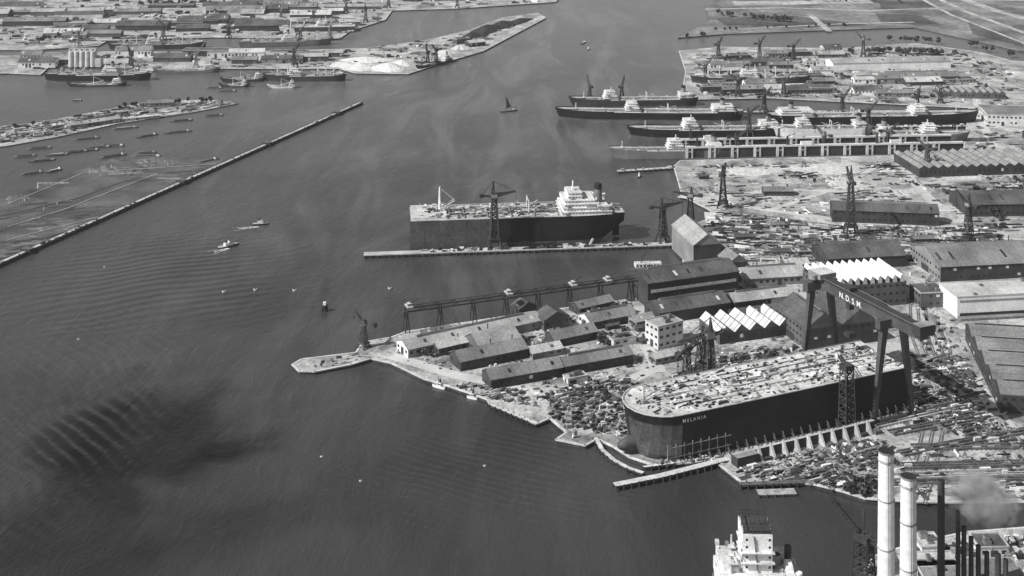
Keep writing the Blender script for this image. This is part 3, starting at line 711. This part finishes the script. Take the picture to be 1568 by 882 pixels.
b=MB();ns,nr=12,16;vs=[]
for i in range(ns+1):
    a_=math.pi*i/ns
    for j in range(nr):
        c_=6.2832*j/nr;vs.append((4-11*math.cos(a_)*1,4.6*math.sin(a_)*math.cos(c_),5.6+4.6*math.sin(a_)*math.sin(c_)))
b.add(vs,[(i*nr+j,(i+1)*nr+j,(i+1)*nr+(j+1)%nr,i*nr+(j+1)%nr) for i in range(ns) for j in range(nr)],'hull_primer_and_sunlit');b.done('bulbous_bow',root,True)
b=MB()
for x in range(14,200,6):
    for y in(-18,-8,0,8,18):
        hw=B/2*math.sqrt(max(0,1-max(0,1-x/32)**2))
        if abs(y)<hw-2:b.box(x,x+1.6,y-1.4,y+1.4,0,.88,'timber')
for x in range(30,200,7):
    b.beam((x,-B/2-5,0),(x,-B/2-.1,5.5),.5,'timber');b.beam((x,-B/2-3.4,0),(x,-B/2-.1,3),.4,'timber')
for z in(5,11):b.beam((14,-B/2-1.4,z),(60,-B/2-1.4,z),.4,'grey')
for x in range(14,62,6):b.beam((x,-B/2-1.4,0),(x,-B/2-1.4,13),.3,'timber_light')
b.done('shoring',root)
def text(s,loc,rot,size,par,name,m='white'):
    cu=bpy.data.curves.new(name,'FONT');cu.body=s;cu.size=size;cu.extrude=.05;cu.align_x='CENTER';cu.materials.append(M[m]);cu.offset=.06
    o=bpy.data.objects.new(name,cu);bpy.context.collection.objects.link(o);o.location=loc;o.rotation_euler=rot;o.parent=par;return o
tn=text('M E L A N I A',(34,-B/2-.18,D-4.6),(math.pi/2,0,.0),2.9,root,'ship_name')
def atship(x,y,z=0):return T0+u*x+v*y+Vector((0,0,z))
p=atship(146,-31);b=MB(p,SA);b.lattice(0,0,8,6,0,40,9,.6,'dark');b.box(-3.5,3.5,-3.5,3.5,40,43,'dark');b.truss((0,0,40),(8,18,40),2,2,6,.4,'dark');b.done('scaffold_tower')
# ===== gantry crane =====
g=bpy.data.objects.new('gantry_crane',None);bpy.context.collection.objects.link(g);g.location=T0;g.rotation_euler=(0,0,SA)
mat('crane_paint',.08,.25,.05,.4,.15,rough=.6,seam=(1,9,.3,.75));mat('crane_dark',.05,.25,.05,rough=.6)
b=MB()
for y in(-31,47):
    for x0,x1 in((168,176),(200,192)):
        w0,w1=2.2,4.6
        vs=[]
        for (cx,z,w_) in((x0,1.6,w0),(x1,62,w1)):
            vs+=[(cx-w_/2,y-w_*.45,z),(cx+w_/2,y-w_*.45,z),(cx+w_/2,y+w_*.45,z),(cx-w_/2,y+w_*.45,z)]
        b.add(vs,[(0,1,5,4),(1,2,6,5),(2,3,7,6),(3,0,4,7),(4,5,6,7)],'crane_paint')
        b.box(x0-4,x0+4,y-1.1,y+1.1,.2,1.7,'crane_dark')
    b.box(171,197,y-2.6,y+2.6,62.02,68,'crane_paint')
    if y>0:b.beam((168.8,y,9),(199.2,y,9),1.4,'crane_dark')
b.done('legs',g)
b=MB()
b.box(180.5,187.5,-61,56,63.5,70.5,'crane_paint');b.box(179.9,188.1,-62,57,70.52,71.2,'crane_dark')
for x in(179.8,188.2):
    b.beam((x,-61,72.2),(x,56,72.2),.2,'grey')
b.done('girder',g)
b=MB();b.box(178,190,-64,-56,67,73.5,'crane_dark','grey');b.box(177,191,38,52,71.25,75,'wall_grey','pale');b.cyl(175,44,3,3,71,74,'grey',14);b.box(181,187,10,18,71.25,74,'crane_dark');b.box(182,186,12,16,58,63.4,'crane_dark')
for yy in(11,13,15,17):b.beam((184,yy,63),(184,yy,42),.2,'black')
b.box(181,187,11,17,39,42,'crane_dark');b.done('trolley',g)
text('N. D. S. M.',(180.35,9,64.7),(math.pi/2,0,-math.pi/2),5.4,g,'maker_letters')

# slipway side: buttresses
a=P(1128,716);c=P(1346,662);ang,L=frame(a,c);b=MB((a.x,a.y,0),ang)
b.box(0,L,4,6,0,6,'brick_dark','concrete')
x=18
while x<L:
    b.add([(x,-1.5,0),(x+1.5,-1.5,0),(x+1.5,4,0),(x,4,0),(x,3.2,7.6),(x+1.5,3.2,7.6),(x+1.5,4,7.6),(x,4,7.6)],[(0,1,5,4),(1,2,6,5),(3,0,4,7),(4,5,6,7),(2,3,7,6)],random.choice(['pale','concrete','concrete']))
    if R()<.5:b.box(x+2.5,x+U(4,8),U(-3,-1),U(0,2.5),0,U(.6,3),random.choice(['dark','rust','grey','pale']))
    x+=9.5
b.box(0,L,6.01,9,0,2.4,'concrete');b.box(0,16,-1,3.9,0,6,'brick_dark','grey');b.done('slipway_retaining_wall')
def deckstrip(name,px,w,h,m='concrete'):
    b=MB();pts=[P(*q) for q in px]
    for i in range(len(pts)-1):
        p,q=pts[i],pts[i+1];b.beam((p.x,p.y,h-.5),(q.x,q.y,h-.5),w,'quay_wall',1);b.beam((p.x,p.y,h+.06),(q.x,q.y,h+.06),w*.96,m,.1)
        L=(q-p).length
        for k in range(int(L/5)):
            e=p.lerp(q,k*5/L);d=(q-p).normalized();nn=Vector((d.y,-d.x,0))*(w/2+.3)
            for sg in(-1,1):b.cyl(e.x+nn.x*sg,e.y+nn.y*sg,.4,.4,-6,h+.5,'dark',6)
    b.done(name)
deckstrip('jetty',[(941,744),(1012,730),(1118,703)],5,.8,'pale')
deckstrip('curved_jetty',[(912,672),(922,690),(940,706),(962,718),(985,726)],3,.8,'pale')
deckstrip('jetty',[(985,716),(1060,706),(1100,699)],2,.5,'pale')
deckstrip('pontoon',[(1160,752),(1218,750)],7,-.8,'timber_light');deckstrip('pontoon',[(1132,742),(1240,738)],4,.5,'timber')
deckstrip('jetty',[(752,620),(822,650)],2,.2,'pale')
# crane runway trestle
a=P(624,510);c=P(992,458);ang,L=frame(a,c);b=MB((a.x,a.y,0),ang)
n=15
for i in range(n+1):
    x=L*i/n
    if i%2==0:
        for y in(0,7):b.beam((x-1.8,y,0),(x,y,16),.7,'dark');b.beam((x+1.8,y,0),(x,y,16),.7,'dark')
        b.beam((x,0,15),(x,7,15),.6,'dark');b.beam((x-1.1,0,7),(x+1.1,0,7),.5,'dark')
for y in(0,7):
    b.beam((0,y,16.4),(L,y,16.4),.7,'dark',1.0);b.beam((0,y,18.6),(L,y,18.6),.4,'dark')
    for i in range(n*2):
        x=L*i/n/2;b.beam((x,y,16.4),(x+L/n/2,y,18.6) if i%2 else (x,y,18.6),.35,'dark')
b.done('crane_runway')
for f in(.01,.41,.68,.83):
    b=MB((a.x+math.cos(ang)*L*f,a.y+math.sin(ang)*L*f,18.8),ang);b.box(-2.4,2.4,-1,8,0,1.2,'grey','pale');b.box(-1.4,1.6,1,5,1.2,3.2,'wall_grey','cream');b.beam((0,3,3),(8,3,6),.5,'dark');b.done('runway_trolley')
p=P(975,432);b=MB((p.x,p.y,0),.1);b.lattice(3,3,6,6,0,12,3,.6,'dark');b.lattice(18,3,6,6,0,12,3,.6,'dark');b.box(-1,22,0,7,12,15.5,'white','pale')
for i in range(7):b.box(i*3,i*3+1.6,-.1,0,13,14.6,'glass')
b.beam((4,3,15),(10,3,30),.7,'dark');b.done('crane_control_house')
for (p,q,m_) in[((1385,700),(1600,660),'rust'),((1380,720),(1600,715),'timber'),((1395,742),(1600,742),'timber'),((1330,738),(1600,728),'timber_light'),((1350,655),(1480,625),'concrete'),((1370,668),(1520,640),'timber'),((1400,690),(1600,688),'timber')]:
    a=P(*p);c=P(*q);ang,L=frame(a,c);b=MB((a.x,a.y,0),ang)
    for y in(0,3.5,7):b.box(0,L,y,y+1,0,.7+R(),m_)
    x=0
    while x<L:
        b.box(x,x+.7,-.8,8.6,0,.45,'timber');
        if R()<.15:b.box(x,x+U(2,6),1.2,3,.5,U(1,3),random.choice(['dark','grey','pale','rust']))
        x+=3
    b.done('slipway_track')

# ================= clutter =================
def inside(p,poly):
    c=False;n=len(poly)
    for i in range(n):
        a,b_=poly[i],poly[(i+1)%n]
        if (a[1]>p[1])!=(b_[1]>p[1]) and p[0]<(b_[0]-a[0])*(p[1]-a[1])/(b_[1]-a[1])+a[0]:c=not c
    return c
DARK=['dark','black','rust','steel','dark','timber','grey','pale'];MIX=['dark','rust','steel','grey','pale','dark','timber','white','midgrey','black','timber_light','black']
def clutter(name,px,n,ls=(1,6),ws=(.6,2.5),hs=(.3,2.2),mats=MIX,ang=.45,z=0,cl=.75,lim=60000):
    poly=[(P(*q).x,P(*q).y) for q in px];xs=[q[0] for q in poly];ys=[q[1] for q in poly]
    b=MB((0,0,z));k=0;tries=0;cx=cy=None;n=int(n*.72)
    while k<n and tries<lim:
        tries+=1
        if cx is None or R()<.06:
            cx,cy=U(min(xs),max(xs)),U(min(ys),max(ys));ca=ang+random.choice([0,0,0,1.57])+U(-.06,.06);cm=random.choice(mats)
        if R()<cl:x,y=cx+random.gauss(0,10),cy+random.gauss(0,6)
        else:x,y=U(min(xs),max(xs)),U(min(ys),max(ys))
        if not inside((x,y),poly):continue
        k+=1;m=cm if R()<.5 else random.choice(mats);a_=ca if R()<.85 else ca+U(-.5,.5);t=R();l=U(*ls);w_=U(*ws);h=U(*hs)*(.4+.6*R())
        if t<.6:b.rbox(x,y,l,w_,0,h,a_,m)
        elif t<.74:
            for j in range(4):b.rbox(x-math.sin(a_)*j*.9,y+math.cos(a_)*j*.9,l*1.6,.45,0,.5+.2*(j%2),a_,m)
        elif t<.8:b.cyl(x,y,min(w_,1.6),min(w_,1.6),0,h,m,10)
        elif t<.92:b.beam((x,y,.3),(x+math.cos(a_)*l,y+math.sin(a_)*l,h*1.4),.4,m)
        else:
            for s_ in(-1,1):b.beam((x+s_*1.5,y,0),(x,y,h*1.6+1),.35,m)
            b.rbox(x,y,l,w_*.6,h*.8,h,a_,m)
    b.done(name)
clutter('steel_stock',[(845,600),(960,580),(1000,600),(955,635),(975,670),(915,665),(870,655),(835,625)],900,ang=.42,hs=(.4,3),cl=.5)
clutter('steel_stock',[(690,590),(850,575),(845,630),(760,612)],180,ang=.42)
clutter('yard_clutter',[(590,548),(700,570),(760,560),(860,600),(1000,580),(1010,500),(960,470),(820,490),(640,520)],800,(.8,3.5),(.6,2),(.4,2.),ang=.5)
clutter('steel_stock',[(1060,255),(1390,245),(1440,325),(1260,330),(1080,315)],900,(1.5,12),(.6,2.4),(.3,1.6),ang=.15)
clutter('steel_stock',[(1100,325),(1270,345),(1500,352),(1600,400),(1390,405),(1130,400),(1060,370)],2600,(1.5,16),(.6,2.6),(.3,2.6),ang=-.12)
clutter('yard_clutter',[(1130,410),(1240,420),(1230,540),(1060,560),(1050,520)],450,(1,5),(.8,3),(.4,2.5),ang=.2)
clutter('slipway_clutter',[(1400,540),(1470,545),(1540,650),(1600,690),(1380,650),(1400,600)],1000,(1,9),(.6,2.2),(.4,2.8),ang=.3)
clutter('slipway_clutter',[(1125,712),(1345,672),(1380,690),(1330,755),(1230,738),(1140,735)],800,(1,8),(.6,2.),(.4,2.2),ang=.4)
clutter('slipway_clutter',[(1330,755),(1380,690),(1600,680),(1600,765)],400,(1,9),(.6,2.2),(.4,2.2),ang=.1)
clutter('slipway_clutter',[(1000,595),(1075,555),(1230,530),(1230,560),(1060,605)],1000,(1,7),(.6,2.2),(.4,4),ang=.42,mats=DARK,cl=.4)
clutter('quayside_clutter',[(985,715),(1010,706),(1100,692),(1110,702),(1060,708)],120,(1,4),(.6,1.5),(.4,1.4),ang=.42)
clutter('yard_clutter',[(1065,82),(1480,82),(1560,110),(1560,240),(1490,230),(1490,165),(1180,148),(1065,148)],2000,(2,11),(1.2,5),(.8,4),ang=.1)
clutter('yard_clutter',[(1400,230),(1600,225),(1600,420),(1440,330)],700,(1.5,12),(1,4),(.5,2.5),ang=.1)
clutter('yard_clutter',[(1390,410),(1440,440),(1480,540),(1405,535)],160,(1.5,6),(1,3),(.5,3),ang=1.2)
clutter('harbour_clutter',[(20,86),(160,80),(550,76),(700,55),(800,30),(740,75),(650,98),(520,102),(60,108)],1200,(2,12),(1.5,5),(.8,4),ang=.05)
clutter('harbour_clutter',[(-50,74),(150,66),(330,55),(520,56),(580,30),(600,12),(820,4),(840,-5),(-50,-5)],2600,(3,18),(2,8),(1,5),ang=.05)
clutter('timber_stack',[(-50,200),(60,188),(180,166),(240,155),(330,154),(360,157),(300,168),(180,185),(90,205),(-50,225)],1100,(3,14),(1.5,4),(.6,4),mats=['timber','timber_light','dark','pale','grey','rust','timber'],ang=.6,z=-1)
clutter('floating_logs',[(-100,330),(12,298),(180,240),(340,243),(290,272),(150,335),(12,385),(-100,430)],420,(6,24),(.6,1.4),(.15,.5),mats=['timber','timber_light','midgrey','grey'],ang=.3,z=WZ+.2)
clutter('boiler_yard_plant',[(1405,850),(1480,835),(1600,825),(1600,980),(1400,980)],800,(1,6),(1,4),(1,7),mats=['white','pale','grey','dark','concrete','cream'],ang=.1)
clutter('pier_clutter',[(455,560),(545,543),(575,545),(535,556),(482,567)],60,(.8,3),(.5,1.5),(.3,1),ang=.2)
hall('timber_shed',(108,197),(185,186),18,5,2.5,wall='wall_grey',rm='roof_light',z=-1);hall('timber_shed',(175,186),(245,179),9,3,1,wall='pale',rm='roof_pale',z=-1);hall('timber_shed',(225,164),(262,162),14,6,3,wall='wall_grey',rm='roof_grey',z=-1)

# ================= trees =================
def tree(b,x,y,h,r):
    b.cyl(x,y,.35,.15,0,h*.55,'bark',6)
    for i in range(4):
        a_=U(0,6.28);b.beam((x,y,h*.35),(x+math.cos(a_)*r*.6,y+math.sin(a_)*r*.6,h*.65),.22,'bark')
    lumps=[(x+random.gauss(0,r*.4),y+random.gauss(0,r*.4),h*U(.5,.9),r*U(.35,.6)) for _ in range(6)]
    for lx,ly,lz,lr in lumps:
        for i in range(20):
            d=Vector((random.gauss(0,1),random.gauss(0,1),random.gauss(0,1))).normalized()*lr*U(.6,1.05);c=Vector((lx,ly,lz))+d
            s_=U(.5,1.3);a1=Vector((random.gauss(0,1),random.gauss(0,1),random.gauss(0,1))).normalized();a2=a1.orthogonal().normalized()
            b.add([c-a1*s_-a2*s_,c+a1*s_-a2*s_,c+a1*s_+a2*s_,c-a1*s_+a2*s_],[(0,1,2,3)],'leaf' if R()<.7 else 'leaf_light')
def trees(name,px,n,h=(7,13)):
    b=MB();pts=[P(*q) for q in px]
    for i in range(n):
        f=R()*(len(pts)-1);k=int(f);q=pts[k].lerp(pts[k+1],f-k);H=U(*h);tree(b,q.x+U(-6,6),q.y+U(-9,9),H,H*.42)
    b.done(name)
trees('tree_row',[(1085,22),(1160,30),(1210,34)],30);trees('tree_row',[(1290,84),(1380,82),(1460,86)],30);trees('tree_row',[(1480,70),(1560,90)],10)
trees('tree_row',[(60,66),(110,52),(155,38)],26);trees('tree_row',[(200,8),(330,6),(460,8)],24);trees('tree_row',[(1230,2),(1400,4)],12)
trees('tree_row',[(925,528),(950,522),(975,516)],8,(5,8));trees('tree_row',[(940,482),(965,478)],5,(5,8));trees('tree_row',[(1500,300),(1540,350)],8);trees('tree_row',[(640,545),(700,560)],3,(4,6))
trees('tree_row',[(1330,752),(1360,755),(1285,742)],10,(3,6));trees('tree_row',[(1350,60),(1400,66),(1440,66)],12);trees('tree_row',[(1040,57),(1080,54)],6,(4,7));trees('tree_row',[(20,200),(60,190)],3,(4,6))
trees('tree_row',[(180,168),(250,158),(330,156)],12,(4,7));trees('tree_row',[(1090,46),(1300,40)],12,(3,6))

# ================= small craft / buoys =================
def barge(px,L,yaw,m='hull_dark',load='timber'):
    p=P(*px);b=MB((p.x,p.y,WZ),yaw);W=6
    out=[(0,0),(L*.08,-W*.42),(L*.16,-W/2),(L*.9,-W/2),(L,-W*.3),(L,W*.3),(L*.9,W/2),(L*.16,W/2),(L*.08,W*.42)]
    b.prism(out,-.3,1.1,m,'deck_dark');b.box(L*.2,L*.78,-W*.36,W*.36,1.1,2.0,'dark',load);b.box(L*.84,L*.94,-W*.3,W*.3,1.1,3.2,'cream','dark');b.done('barge')
for x,y,L,yw in((44,245,30,.35),(70,236,26,.3),(98,232,28,.4),(130,224,30,.2),(152,220,32,-.1),(208,208,28,.6),(200,236,38,-.1),(250,202,36,.4),(150,240,34,.6),(300,248,30,.8),(30,265,26,.5),(70,262,20,.9),(110,152,14,0),(330,138,30,.1),(890,66,22,1.2),(205,233,26,.3),(120,228,24,.1),(315,133,24,.05),(40,226,30,.3),(110,212,34,.4),(170,196,34,.4),(260,184,30,.35),(310,176,28,.3),(20,238,26,.3)):
    barge((x,y),L,yw,random.choice(['hull_dark','black','rust']),random.choice(['timber','grey','timber','dark']))
def wake(p,yaw,L,W):
    b=MB((p[0],p[1],WZ+.06),yaw)
    for s_ in(-1,1):
        for i in range(60):
            f=i/60;x=f*L;y=s_*(.8+f*W/2)+U(-.4,.4);w_=U(.4,1.4)*(1-f*.7);l=U(.6,2.6)*(1-f*.5)
            if R()<1-f*.7:b.rbox(x,y,l,w_*.6,0,.06+R()*.04,s_*.25+U(-.2,.2),'foam')
    for i in range(40):
        f=R()**1.5;b.rbox(f*L*.6,U(-1,1),U(.6,2.4),U(.3,.8),0,.05+R()*.05,0,'foam')
    b.done('wake_foam')
def launch(px,yaw,L,wk=0,m='hull_dark'):
    p=P(*px);W=L*.26;b=MB((p.x,p.y,WZ),yaw)
    out=[(0,0),(L*.15,-W*.35),(L*.35,-W/2),(L*.9,-W/2),(L,-W*.35),(L,W*.35),(L*.9,W/2),(L*.35,W/2),(L*.15,W*.35)]
    b.prism(out,-.3,1.6,m,'deck_grey');b.box(L*.35,L*.7,-W*.32,W*.32,1.6,3.8,'white','pale');b.box(L*.4,L*.5,-W*.26,W*.26,3.8,5.6,'cream','dark')
    for i in range(4):b.box(L*.38+i*L*.08,L*.38+i*L*.08+.8,-W*.32-.05,-W*.32,2.3,3.1,'glass')
    b.cyl(L*.62,0,.6,.5,3.8,6.5,'black',8);b.cyl(L*.45,0,.15,.1,5.6,9,'dark',6);b.done('motor_launch')
launch((366,370),math.radians(222),22,0);p=P(350,377);wake((p.x,p.y),math.radians(222),26,12)
launch((412,340),math.radians(190),16,0);p=P(395,344);wake((p.x,p.y),math.radians(200),30,10)
launch((662,586),math.radians(-30),11,0,'white');launch((977,270),1.2,10);launch((900,75),1.3,12);launch((870,672),.4,9);launch((715,604),-.4,8,0,'white')
def buoy(px,s=1.,m='pale'):
    p=P(*px);b=MB((p.x,p.y,WZ));b.cyl(0,0,1.5*s,1.6*s,-.5,1.*s,m,14);b.cyl(0,0,1.0*s,.5*s,1.*s,1.7*s,'dark',10);b.beam((0,0,1.7*s),(0,0,2.6*s),.3*s,'dark');b.done('mooring_buoy')
for q in((343,443),(391,440),(451,441),(597,438)):buoy(q,1.1)
for q in((552,731),(742,708),(492,694),(160,405),(720,98),(120,515)):buoy(q,.5,'white')
p=P(497,472);b=MB((p.x,p.y,WZ));
for i in range(8):
    a_=i*.785;b.beam((math.cos(a_)*3,math.sin(a_)*3,-3),(math.cos(a_)*2,math.sin(a_)*2,4.5),.8,'dark')
b.cyl(0,0,2.8,2.8,4,5,'dark',10);b.box(-1.2,1.2,-1.2,1.2,5,7.2,'white');b.done('mooring_dolphin')
p=P(766,170);b=MB((p.x,p.y,WZ),.5);L=26;b.prism([(0,0),(4,-2.4),(8,-3),(22,-3),(26,-1.6),(26,1.6),(22,3),(8,3),(4,2.4)],-.3,1.8,'hull_dark','deck_dark')
for x,h in((9,24),(18,19)):b.cyl(x,0,.35,.2,1.5,h,'dark',6);b.beam((x,0,4),(x+8,0,6),.4,'dark')
b.add([(9.5,0,5),(17,0,6.5),(9.5,0,21)],[(0,1,2),(2,1,0)],'grey');b.box(19,23,-1.4,1.4,1.8,3.4,'cream');b.beam((0,0,2),(-5,0,3),.3,'dark');b.beam((-4,0,3),(9,0,23),.15,'dark');b.done('sailing_barge')

# ================= power station, chimneys =================
def chimney(px,h,r0,r1,m='chimney',band=True,name='chimney'):
    p=P(*px);b=MB((p.x,p.y,0));n=24
    b.cyl(0,0,r0,r1,0,h,m,n,'black')
    if band:
        b.cyl(0,0,r1*1.12,r1*1.12,h-4.5,h-3.6,'concrete',n);b.cyl(0,0,r1*1.05,r1*1.05,h-.6,h+.3,'grey',n,'black')
        for z in(h*.5,h*.75):b.cyl(0,0,r0+(r1-r0)*(z/h)+.35,r0+(r1-r0)*(z/h)+.35,z,z+.4,'grey',n)
        b.beam((0,-r0-.5,0),(0,-r1-.5,h),.25,'dark')
        for i in range(12):
            t=6.2832*i/12;b.beam((math.cos(t)*r1*1.5,math.sin(t)*r1*1.5,h-3.6),(math.cos(t)*r1*1.5,math.sin(t)*r1*1.5,h-2.4),.12,'dark')
    return b.done(name)
chimney((1357,985),93,4.5,3.6);chimney((1391,1010),87,4.4,3.5)
chim=lambda px,h,r:chimney(px,h,r,r*.92,'dark',False,'steel_chimney')
chim((1441,950),70,1.9)
for x,top,r in((1467,782,1.2),(1476,806,1.3),(1487,822,1.3),(1498,835,1.3),(1511,845,1.3),(1528,848,1.6),(1540,856,1.3)):
    chim((x,940),(940-top)/3.05,r)
H_('boiler_house',(1440,965),(1600,962),40,12,None,'flat',wall='brick',rm='roof_grey')
H_('power_station_office',(1405,905),(1470,903),14,12,None,'flat',wall='white',rm='roof_pale')
H_('pump_house',(1412,862),(1446,860),14,8,None,'flat',wall='white',rm='roof_pale')
H_('pump_house',(1500,856),(1545,855),14,6,None,'flat',wall='cream',rm='roof_dark')
p=P(1322,885);b=MB((p.x,p.y,0),2.4);b.lattice(0,0,9,7,0,20,4,.7,'dark');b.box(-4,4,-4,4,20,23,'dark');b.truss((2,0,22),(16,4,36),3,2.5,8,.55,'dark');b.truss((-3,0,22),(-14,-3,14),3,2.5,5,.55,'dark');b.beam((0,0,36),(16,4,37),.4,'dark');b.beam((0,0,23),(0,0,36),.8,'dark');b.done('coal_unloader_crane')
def volume_mat(name,build):
    m=bpy.data.materials.new(name);m.use_nodes=True;nt=m.node_tree;N=nt.nodes;K=nt.links;N.remove(N['Principled BSDF']);build(N,K,N['Material Output']);return m
def smoke():
    p=P(1490,940);me=MB((p.x,p.y,0));z0,z1=44,70
    me.box(-16,30,-14,26,z0,z1,'white');o=me.done('smoke_plume')
    def bld(N,K,out):
        vs=N.new('ShaderNodeVolumePrincipled');vs.inputs['Color'].default_value=(.95,.95,.95,1);K.new(vs.outputs[0],out.inputs['Volume'])
        tc=N.new('ShaderNodeTexCoord');n=N.new('ShaderNodeTexNoise');n.inputs['Scale'].default_value=.12;n.inputs['Detail'].default_value=3;K.new(tc.outputs['Object'],n.inputs['Vector'])
        ln=N.new('ShaderNodeVectorMath');ln.operation='SUBTRACT';K.new(tc.outputs['Object'],ln.inputs[0]);ln.inputs[1].default_value=(6,4,57)
        sc=N.new('ShaderNodeVectorMath');sc.operation='MULTIPLY';K.new(ln.outputs[0],sc.inputs[0]);sc.inputs[1].default_value=(1/22,1/20,1/13)
        le=N.new('ShaderNodeVectorMath');le.operation='LENGTH';K.new(sc.outputs[0],le.inputs[0])
        ad=N.new('ShaderNodeMath');ad.operation='SUBTRACT';K.new(n.outputs['Fac'],ad.inputs[0]);
        ml=N.new('ShaderNodeMath');ml.operation='MULTIPLY';K.new(le.outputs['Value'],ml.inputs[0]);ml.inputs[1].default_value=.6;K.new(ml.outputs[0],ad.inputs[1])
        r=N.new('ShaderNodeMapRange');r.inputs[1].default_value=.0;r.inputs[2].default_value=.3;r.inputs[3].default_value=0;r.inputs[4].default_value=.2;K.new(ad.outputs[0],r.inputs[0]);K.new(r.outputs[0],vs.inputs['Density'])
    m=volume_mat('smoke',bld);o.data.materials.clear();o.data.materials.append(m)
    for q in o.data.polygons:q.material_index=0
smoke()
# summer haze layer over the whole district
hz=MB();hz.box(-5000,5000,-800,9000,-12,460,'white');ho=hz.done('haze')
def bld(N,K,out):
    vs=N.new('ShaderNodeVolumeScatter');vs.inputs['Density'].default_value=4.2e-5;vs.inputs['Anisotropy'].default_value=.2;K.new(vs.outputs[0],out.inputs['Volume'])
hm_=volume_mat('haze',bld);ho.data.materials.clear();ho.data.materials.append(hm_)
for q in ho.data.polygons:q.material_index=0
# ---- ship with white bridge in the foreground basin ----
p=P(1160,948)
b2=MB((p.x-4,p.y-110,WZ),math.radians(88))
rw=hull(b2,132,44,17,'hull_black',fb=.2,fs=.14,rake=7,over=4,sheer=2,deck='deck_grey')
def blk(x0,x1,y0,y1,z0,z1,m='white',t='deck_light'):
    b2.box(x0,x1,y0,y1,z0,z1,m,t)
blk(92,126,-20,20,17,25);blk(96,124,-17,19,25.02,31);blk(100,118,-6,8.5,31.02,49.5)
blk(99,120,-20.5,-17.2,25.02,27,'cream');blk(98,119,-7,9.3,36,36.4,'pale');blk(98,119,-7,9.3,41,41.4,'pale')
b2.box(101,117,-5.4,7.6,49.52,50,'dark');
for x in(101,109,117):
    for y in(-5.5,-1,3.5,8):b2.beam((x,y,49.5),(x,y,53),.4,'dark')
for y in(-5.5,8):b2.beam((101,y,53),(117,y,53),.4,'dark')
for x in(101,117):b2.beam((x,-5.5,53),(x,8,53),.4,'dark');b2.beam((x,-5.5,51.2),(x,8,51.2),.3,'dark')
for z in(33.2,38,43,46.6):
    for y in(-4.6,6.6):
        b2.box(99.9,100,y-.55,y+.55,z,z+1.1,'glass')
for z in(33.5,38.5,43.5):
    for x in(102,106,110,114):b2.box(x,x+.9,8.5,8.58,z,z+1.1,'glass')
for y in range(-16,18,4):b2.box(95.9,96,y,y+1.2,27.5,28.9,'glass')
for x in range(97,122,3):b2.box(x,x+1,19,19.08,27,28.2,'glass')
b2.beam((99.6,1.2,31.5),(99.6,3.2,49),1.1,'dark',.2)
b2.rbox(104,-14.5,8,4,31.02,34,0,'white',tap=.8);b2.cyl(108,-9,2.4,2.2,31.02,36,'grey',14,'dark');b2.cyl(112,-15.5,1.8,1.8,31.02,38,'dark',12);b2.cyl(101,-19,1.7,1.7,25.02,31,'white',12)
b2.cyl(99,14.2,.7,.5,31,50,'pale',8)
for z in(36,40,44):b2.box(97.3,100.7,12.4,15.8,z,z+.5,'pale');b2.box(98,99.2,13,14,z+.5,z+2.4,'white')
b2.beam((99,14.2,46),(99,9,38),.4,'pale');b2.box(100,110,10.5,18,31.02,33.5,'white','pale')
for i in range(110):
    x=U(60,124);y=U(-19,19);z0=17 if x<92 else 31;
    if z0==31 and (x<97 or y<-16 or y>18 or -6.5<y<9):continue
    b2.box(x,x+U(.6,3),y,y+U(.5,2),z0,z0+U(.5,2.2),random.choice(['white','pale','grey','dark']))
b2.done('cargo_ship_with_white_bridge')

# ================= light, world, camera =================
el=math.radians(43);az=Vector((-.9,-.42,0)).normalized()
sd=Vector((az.x*math.cos(el),az.y*math.cos(el),math.sin(el)))
sl=bpy.data.lights.new('sun','SUN');sl.energy=5.0;sl.angle=math.radians(.5);sl.color=(1,.995,.985)
so=bpy.data.objects.new('sun',sl);bpy.context.collection.objects.link(so);so.rotation_euler=sd.to_track_quat('Z','Y').to_euler();so.location=(0,0,900)
wd=bpy.data.worlds.new('World');bpy.context.scene.world=wd;wd.use_nodes=True;nt=wd.node_tree
sk=nt.nodes.new('ShaderNodeTexSky');sk.sky_type='NISHITA';sk.sun_disc=False;sk.sun_elevation=el;sk.sun_rotation=math.atan2(az.x,az.y)
bw=nt.nodes.new('ShaderNodeRGBToBW');nt.links.new(sk.outputs[0],bw.inputs[0]);bg=nt.nodes['Background'];nt.links.new(bw.outputs[0],bg.inputs[0]);bg.inputs[1].default_value=.09
cd=bpy.data.cameras.new('camera');co=bpy.data.objects.new('camera',cd);bpy.context.collection.objects.link(co)
co.location=(0,0,HC);co.rotation_euler=(math.pi/2,0,0);cd.sensor_width=36;cd.lens=36*FO/1568;cd.shift_y=-(441-HZ)/1568;cd.clip_start=1;cd.clip_end=120000
sc=bpy.context.scene;sc.camera=co
sc.view_settings.view_transform='Standard';sc.view_settings.look='None';sc.view_settings.exposure=0
